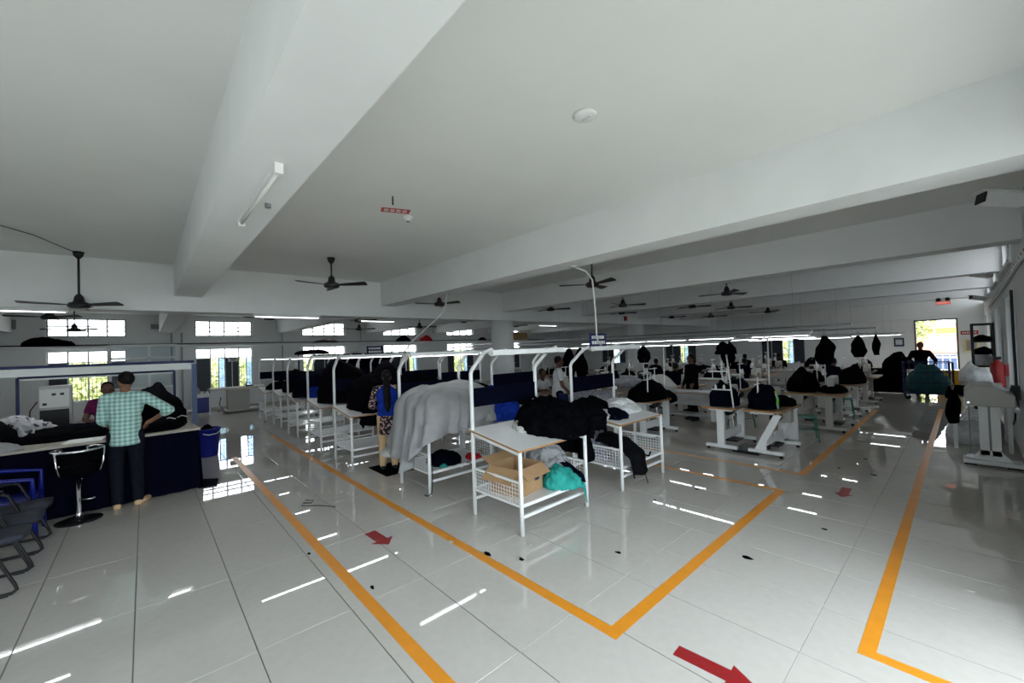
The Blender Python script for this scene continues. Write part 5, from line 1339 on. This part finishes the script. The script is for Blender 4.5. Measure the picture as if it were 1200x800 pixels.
def person(label, loc, rz, P=None, skin='skin', top='pale_cloth', bottom='black_cloth', sleeve='half', hair='short', vest=None, hem=.82, feet=True, group=None, headyaw=0., scale=1., shoe='black_plastic', bottom_len=1.0):
    J = dict(pel=(0, 0, .95), belly=(0, 0, 1.10), chest=(0, 0, 1.29), neck=(0, .0, 1.46), head=(0, .025, 1.62),
             shL=(-.185, 0, 1.405), elL=(-.23, .0, 1.12), wrL=(-.22, .12, .90), shR=(.185, 0, 1.405), elR=(.23, 0, 1.12), wrR=(.22, .12, .90),
             hiL=(-.09, 0, .92), knL=(-.10, .03, .50), anL=(-.10, -.02, .085), toL=(-.115, .13, .035), hiR=(.09, 0, .92), knR=(.10, .03, .50), anR=(.10, -.02, .085), toR=(.115, .13, .035))
    if P: J.update(P)
    J = {k: Vector(v) for k, v in J.items()}
    t = thing('person', label, 'person', loc, rz, group); t.scale = (scale,)*3
    # head with face, on its neck
    hd = MB(); hc = J['head']; Rh = Matrix.Translation(hc) @ Matrix.Rotation(headyaw, 4, 'Z')
    hd.ball((0, 0, .01), (.076, .095, .108), 16, 12); hd.ball((0, .035, -.065), (.052, .055, .05), 12, 8); hd.ball((0, .097, -.012), (.013, .02, .022), 8, 6)
    hd.ball((0, .082, -.055), (.028, .018, .012), 8, 6); hd.ball((0, .082, .02), (.05, .018, .012), 8, 6)
    for s in (-1, 1): hd.ball((s*.077, -.005, -.01), (.01, .02, .032), 8, 6)
    hd.xf(Rh)
    b = MB(); b.v = hd.v; b.f = hd.f
    b.tube([J['neck']-Vector((0, 0, .06)), hc-Vector((0, .01, .05))], [.062, .05], 12)
    b.ball(J['chest'], (.155, .10, .17), 16, 10); b.ball(J['belly'], (.13, .095, .14), 16, 10); b.ball(J['pel'], (.15, .105, .12), 16, 10)
    b.tube([J['shL'], J['chest']+Vector((0, 0, .12)), J['shR']], [.05, .06, .05], 10)
    for s in 'LR':
        limb(b, [J['sh'+s], J['el'+s], J['wr'+s]], [.052, .040, .027])
        limb(b, [J['hi'+s], J['kn'+s], J['an'+s]], [.082, .056, .038])
        limb(b, [J['an'+s]-Vector((0, 0, .03)), J['to'+s]], [.036, .030])
    body = fuse(b, skin, 'body', t)
    hb = MB()
    for s, sg in (('L', 1), ('R', -1)):
        d = (J['wr'+s]-J['el'+s]); hand(hb, J['wr'+s], d, (0, -.4, 1), sg)
    import bmesh
    bm = bmesh.new(); bm.from_mesh(body.data); me2 = hb.mesh('h', skin, True); bm.from_mesh(me2); bm.to_mesh(body.data); bm.free(); bpy.data.meshes.remove(me2)
    for p in body.data.polygons: p.use_smooth = True
    ey = MB()
    for s in (-1, 1): ey.ball((s*.03, .083, .005), (.012, .008, .007), 8, 6)
    ey.xf(Rh); e = ey.build('eyes', 'hair', t, True); e['kind'] = 'stuff'
    # upper garment
    c = MB()
    c.ball(J['chest'], (.185, .128, .20), 16, 10); c.ball(J['belly'], (.165, .125, .17), 16, 10)
    hp = J['pel']; hz = hem-.95
    c.tube([J['belly'], hp+Vector((0, 0, .02)), hp+Vector((0, 0, hz))], [.145, .155, .165], 20)
    c.tube([J['shL']+Vector((.01, 0, .005)), J['chest']+Vector((0, 0, .13)), J['shR']+Vector((-.01, 0, .005))], [.066, .078, .066], 12)
    c.tube([J['chest']+Vector((0, 0, .15)), J['neck']+Vector((0, -.008, .0))], [.085, .062], 12)
    for s in 'LR':
        if sleeve == 'none': limb(c, [J['sh'+s], J['sh'+s].lerp(J['el'+s], .15)], [.066, .062]); continue
        limb(c, [J['sh'+s], J['sh'+s].lerp(J['el'+s], .5 if sleeve == 'short' else .92)], [.068, .062])
        if sleeve == 'long': limb(c, [J['el'+s], J['el'+s].lerp(J['wr'+s], .92)], [.058, .042])
        if sleeve == 'half': limb(c, [J['el'+s], J['el'+s].lerp(J['wr'+s], .25)], [.060, .056])
    fuse(c, top, 'shirt', t, .014, 4)
    if vest:
        v = MB(); v.ball(J['chest'], (.197, .14, .21), 16, 10); v.ball(J['belly'], (.178, .138, .18), 16, 10)
        v.tube([J['belly'], hp+Vector((0, 0, .0))], [.16, .175], 20); v.tube([J['shL']*.75+J['chest']*.25, J['chest']+Vector((0, 0, .13)), J['shR']*.75+J['chest']*.25], [.08, .085, .08], 12)
        fuse(v, vest, 'vest', t, .014, 4)
    # lower garment
    l = MB(); l.ball(hp-Vector((0, 0, .03)), (.165, .125, .12), 16, 10)
    for s in 'LR':
        an = J['kn'+s].lerp(J['an'+s], bottom_len)
        limb(l, [J['hi'+s], J['kn'+s], an], [.100, .074, .060])
    fuse(l, bottom, 'trousers', t, .014, 4)
    if feet:
        for s in 'LR':
            f = MB(); limb(f, [J['an'+s]-Vector((0, .03, .05)), J['to'+s]+Vector((0, .01, .0))], [.043, .038]); 
            for q in f.v: pass
            f.v = [(x, y, max(z, .0)) for x, y, z in f.v]
            f.build('shoe', shoe, t, True)
    # hair
    h = MB()
    h.ball((0, -.022, .035), (.084, .094, .098), 16, 12)
    h.v = [(x, y, z) if not (y > .045 and z < .065) else (x*.8, min(y, .04), z) for x, y, z in h.v]
    if hair == 'long':
        h.tube([(0, -.09, .0), (.0, -.13, -.12), (0, -.15, -.30), (.01, -.16, -.50), (.01, -.165, -.62)], [.055, .062, .066, .058, .03], 10)
    if hair == 'bun': h.ball((0, -.11, .0), .045, 10, 8)
    h.xf(Rh)
    fuse(h, 'hair', 'hair', t, .012, 2)
    return t
# man at the counter, seen from behind, one hand on the hip
person('man in a green checked shirt standing at the counter with one hand on his hip', (-7.50, -.20, 0), R(84),
       dict(elR=(.44, .0, 1.20), wrR=(.24, .17, 1.06), elL=(-.23, .06, 1.13), wrL=(-.16, .26, .98), anL=(-.08, -.05, .085), toL=(-.12, .1, .035), anR=(.11, .0, .085), toR=(.19, .12, .035)),
       'skin', 'check_shirt', 'trouser_cloth' if mat('trouser_cloth', (.008, .009, .014), .9, spec=.05, var=.2, scale=20) else '', 'half', 'short', headyaw=R(35), hem=.80, scale=1.02, shoe='beige_cloth')
person('woman in a magenta top facing the man across the counter', (-9.42, -.46, 0), R(-85),
       dict(head=(0, .06, 1.47), neck=(0, .03, 1.32), chest=(0, .0, 1.15), belly=(0, -.02, .98), shL=(-.17, 0, 1.26), shR=(.17, 0, 1.26), elL=(-.24, .06, 1.02), elR=(.26, .05, 1.02), wrL=(-.12, .27, .96), wrR=(.14, .27, .96), pel=(0, 0, .84), hiL=(-.09, 0, .80), hiR=(.09, 0, .80), knL=(-.1, .03, .45), knR=(.1, .03, .45)),
       'skin_dark', 'magenta_cloth', 'navy_cloth', 'short', 'bun')
person('woman with a long black ponytail in a blue vest over black floral clothes', (-6.45, 2.98, 0), R(64),
       dict(elL=(-.27, .05, 1.12), wrL=(-.17, .28, 1.05), elR=(.24, .08, 1.12), wrR=(.15, .30, 1.03)), 'skin_dark', 'floral_cloth', 'beige_cloth', 'half', 'long', vest='blue_cloth', hem=.62, scale=.93)
flat([(-6.75, 2.75), (-6.05, 2.75), (-6.05, 3.25), (-6.75, 3.25)], 'floor_mat', 'black_cloth', 'dark mat under the feet of the woman in the blue vest', 'mat', h=.008)
mat('white_shirt', (.55, .56, .58), .85, spec=.1, var=.05, scale=15)
person('man in a white shirt standing behind the second row panels', (-5.98, 6.72, 0), R(-40), dict(elR=(.23, .05, 1.1), wrR=(.2, .2, .95)), 'skin_dark', 'white_shirt', 'navy_cloth', 'short', 'short', scale=.98)
SEAT = dict(pel=(0, 0, .56), belly=(0, .03, .72), chest=(0, .07, .90), neck=(0, .10, 1.06), head=(0, .15, 1.21), shL=(-.18, .07, 1.01), shR=(.18, .07, 1.01), elL=(-.24, .18, .80), elR=(.24, .18, .80), wrL=(-.13, .38, .82), wrR=(.13, .38, .82),
            hiL=(-.09, .02, .54), knL=(-.12, .42, .52), anL=(-.12, .42, .10), toL=(-.13, .57, .035), hiR=(.09, .02, .54), knR=(.12, .42, .52), anR=(.12, .42, .10), toR=(.13, .57, .035))
def seatbox(x, y, rz, lb, g=None):
    t = thing('work_stool', lb, 'stool', (x, y, 0), rz, g)
    MB().box(-.17, .17, -.17, .17, .40, .43).build('seat', 'black_plastic', t)
    for sx in (-1, 1):
        for sy in (-1, 1): MB().tube([(sx*.15, sy*.15, .41), (sx*.17, sy*.17, 0)], .012, 6).build('leg', 'steel', t)
person('man in a white shirt seated at a machine beyond the round column side panels', (-7.55, 7.75, 0), R(-100), {**SEAT, 'head': (0, .13, 1.24)}, 'skin_dark', 'white_shirt', 'navy_cloth', 'short', 'short', headyaw=R(20))
seatbox(-7.55, 7.75, 0, 'dark stool under the seated man in the white shirt')
person('man in a white shirt standing with his back turned among the machines', (-8.05, 10.0, 0), R(60), None, 'skin_dark', 'white_shirt', 'navy_cloth', 'short', 'short', scale=.97)
person('person in black standing between the machine rows before the open far window', (-4.55, 10.05, 0), R(150), dict(elL=(-.30, .1, 1.12), wrL=(-.42, .28, 1.0)), 'skin_dark', 'black_cloth', 'black_cloth', 'long', 'bun', scale=.93)
person('person in dark clothes reaching over the blue cart in front of the doorway', (-.95, 18.15, 0), R(180), dict(elL=(-.33, .08, 1.16), wrL=(-.34, .30, 1.10), elR=(.30, .06, 1.14), wrR=(.28, .28, 1.12)), 'skin_dark', 'black_cloth', 'black_cloth', 'long', 'short', scale=.96)
op = person('operator in dark clothes seated at a sewing machine', (-6.65, 11.4, 0), 0, SEAT, 'skin_dark', 'navy_cloth', 'black_cloth', 'short', 'bun', group='seated operators of the machine hall')
sb = None
spots = [(-6.65, 11.4, 0), (-5.7, 11.45, .1), (-7.9, 11.45, -.2), (-4.9, 14.6, 0), (-6.6, 14.7, .2), (-3.6, 19.2, 0), (-5.1, 19.2, .2), (-2.6, 14.6, -.3), (-8.1, 14.7, 0), (-10.9, 12.2, 0), (-6.9, 9.9, .1), (-6.4, 19.2, .1)]
for k, (x, y, rz) in enumerate(spots):
    if k: dup(op, (x, y, 0), rz)
    else: op.rotation_euler = (0, 0, rz)
    seatbox(x, y-.02, rz, 'dark stool under a seated operator', 'stools under the operators')
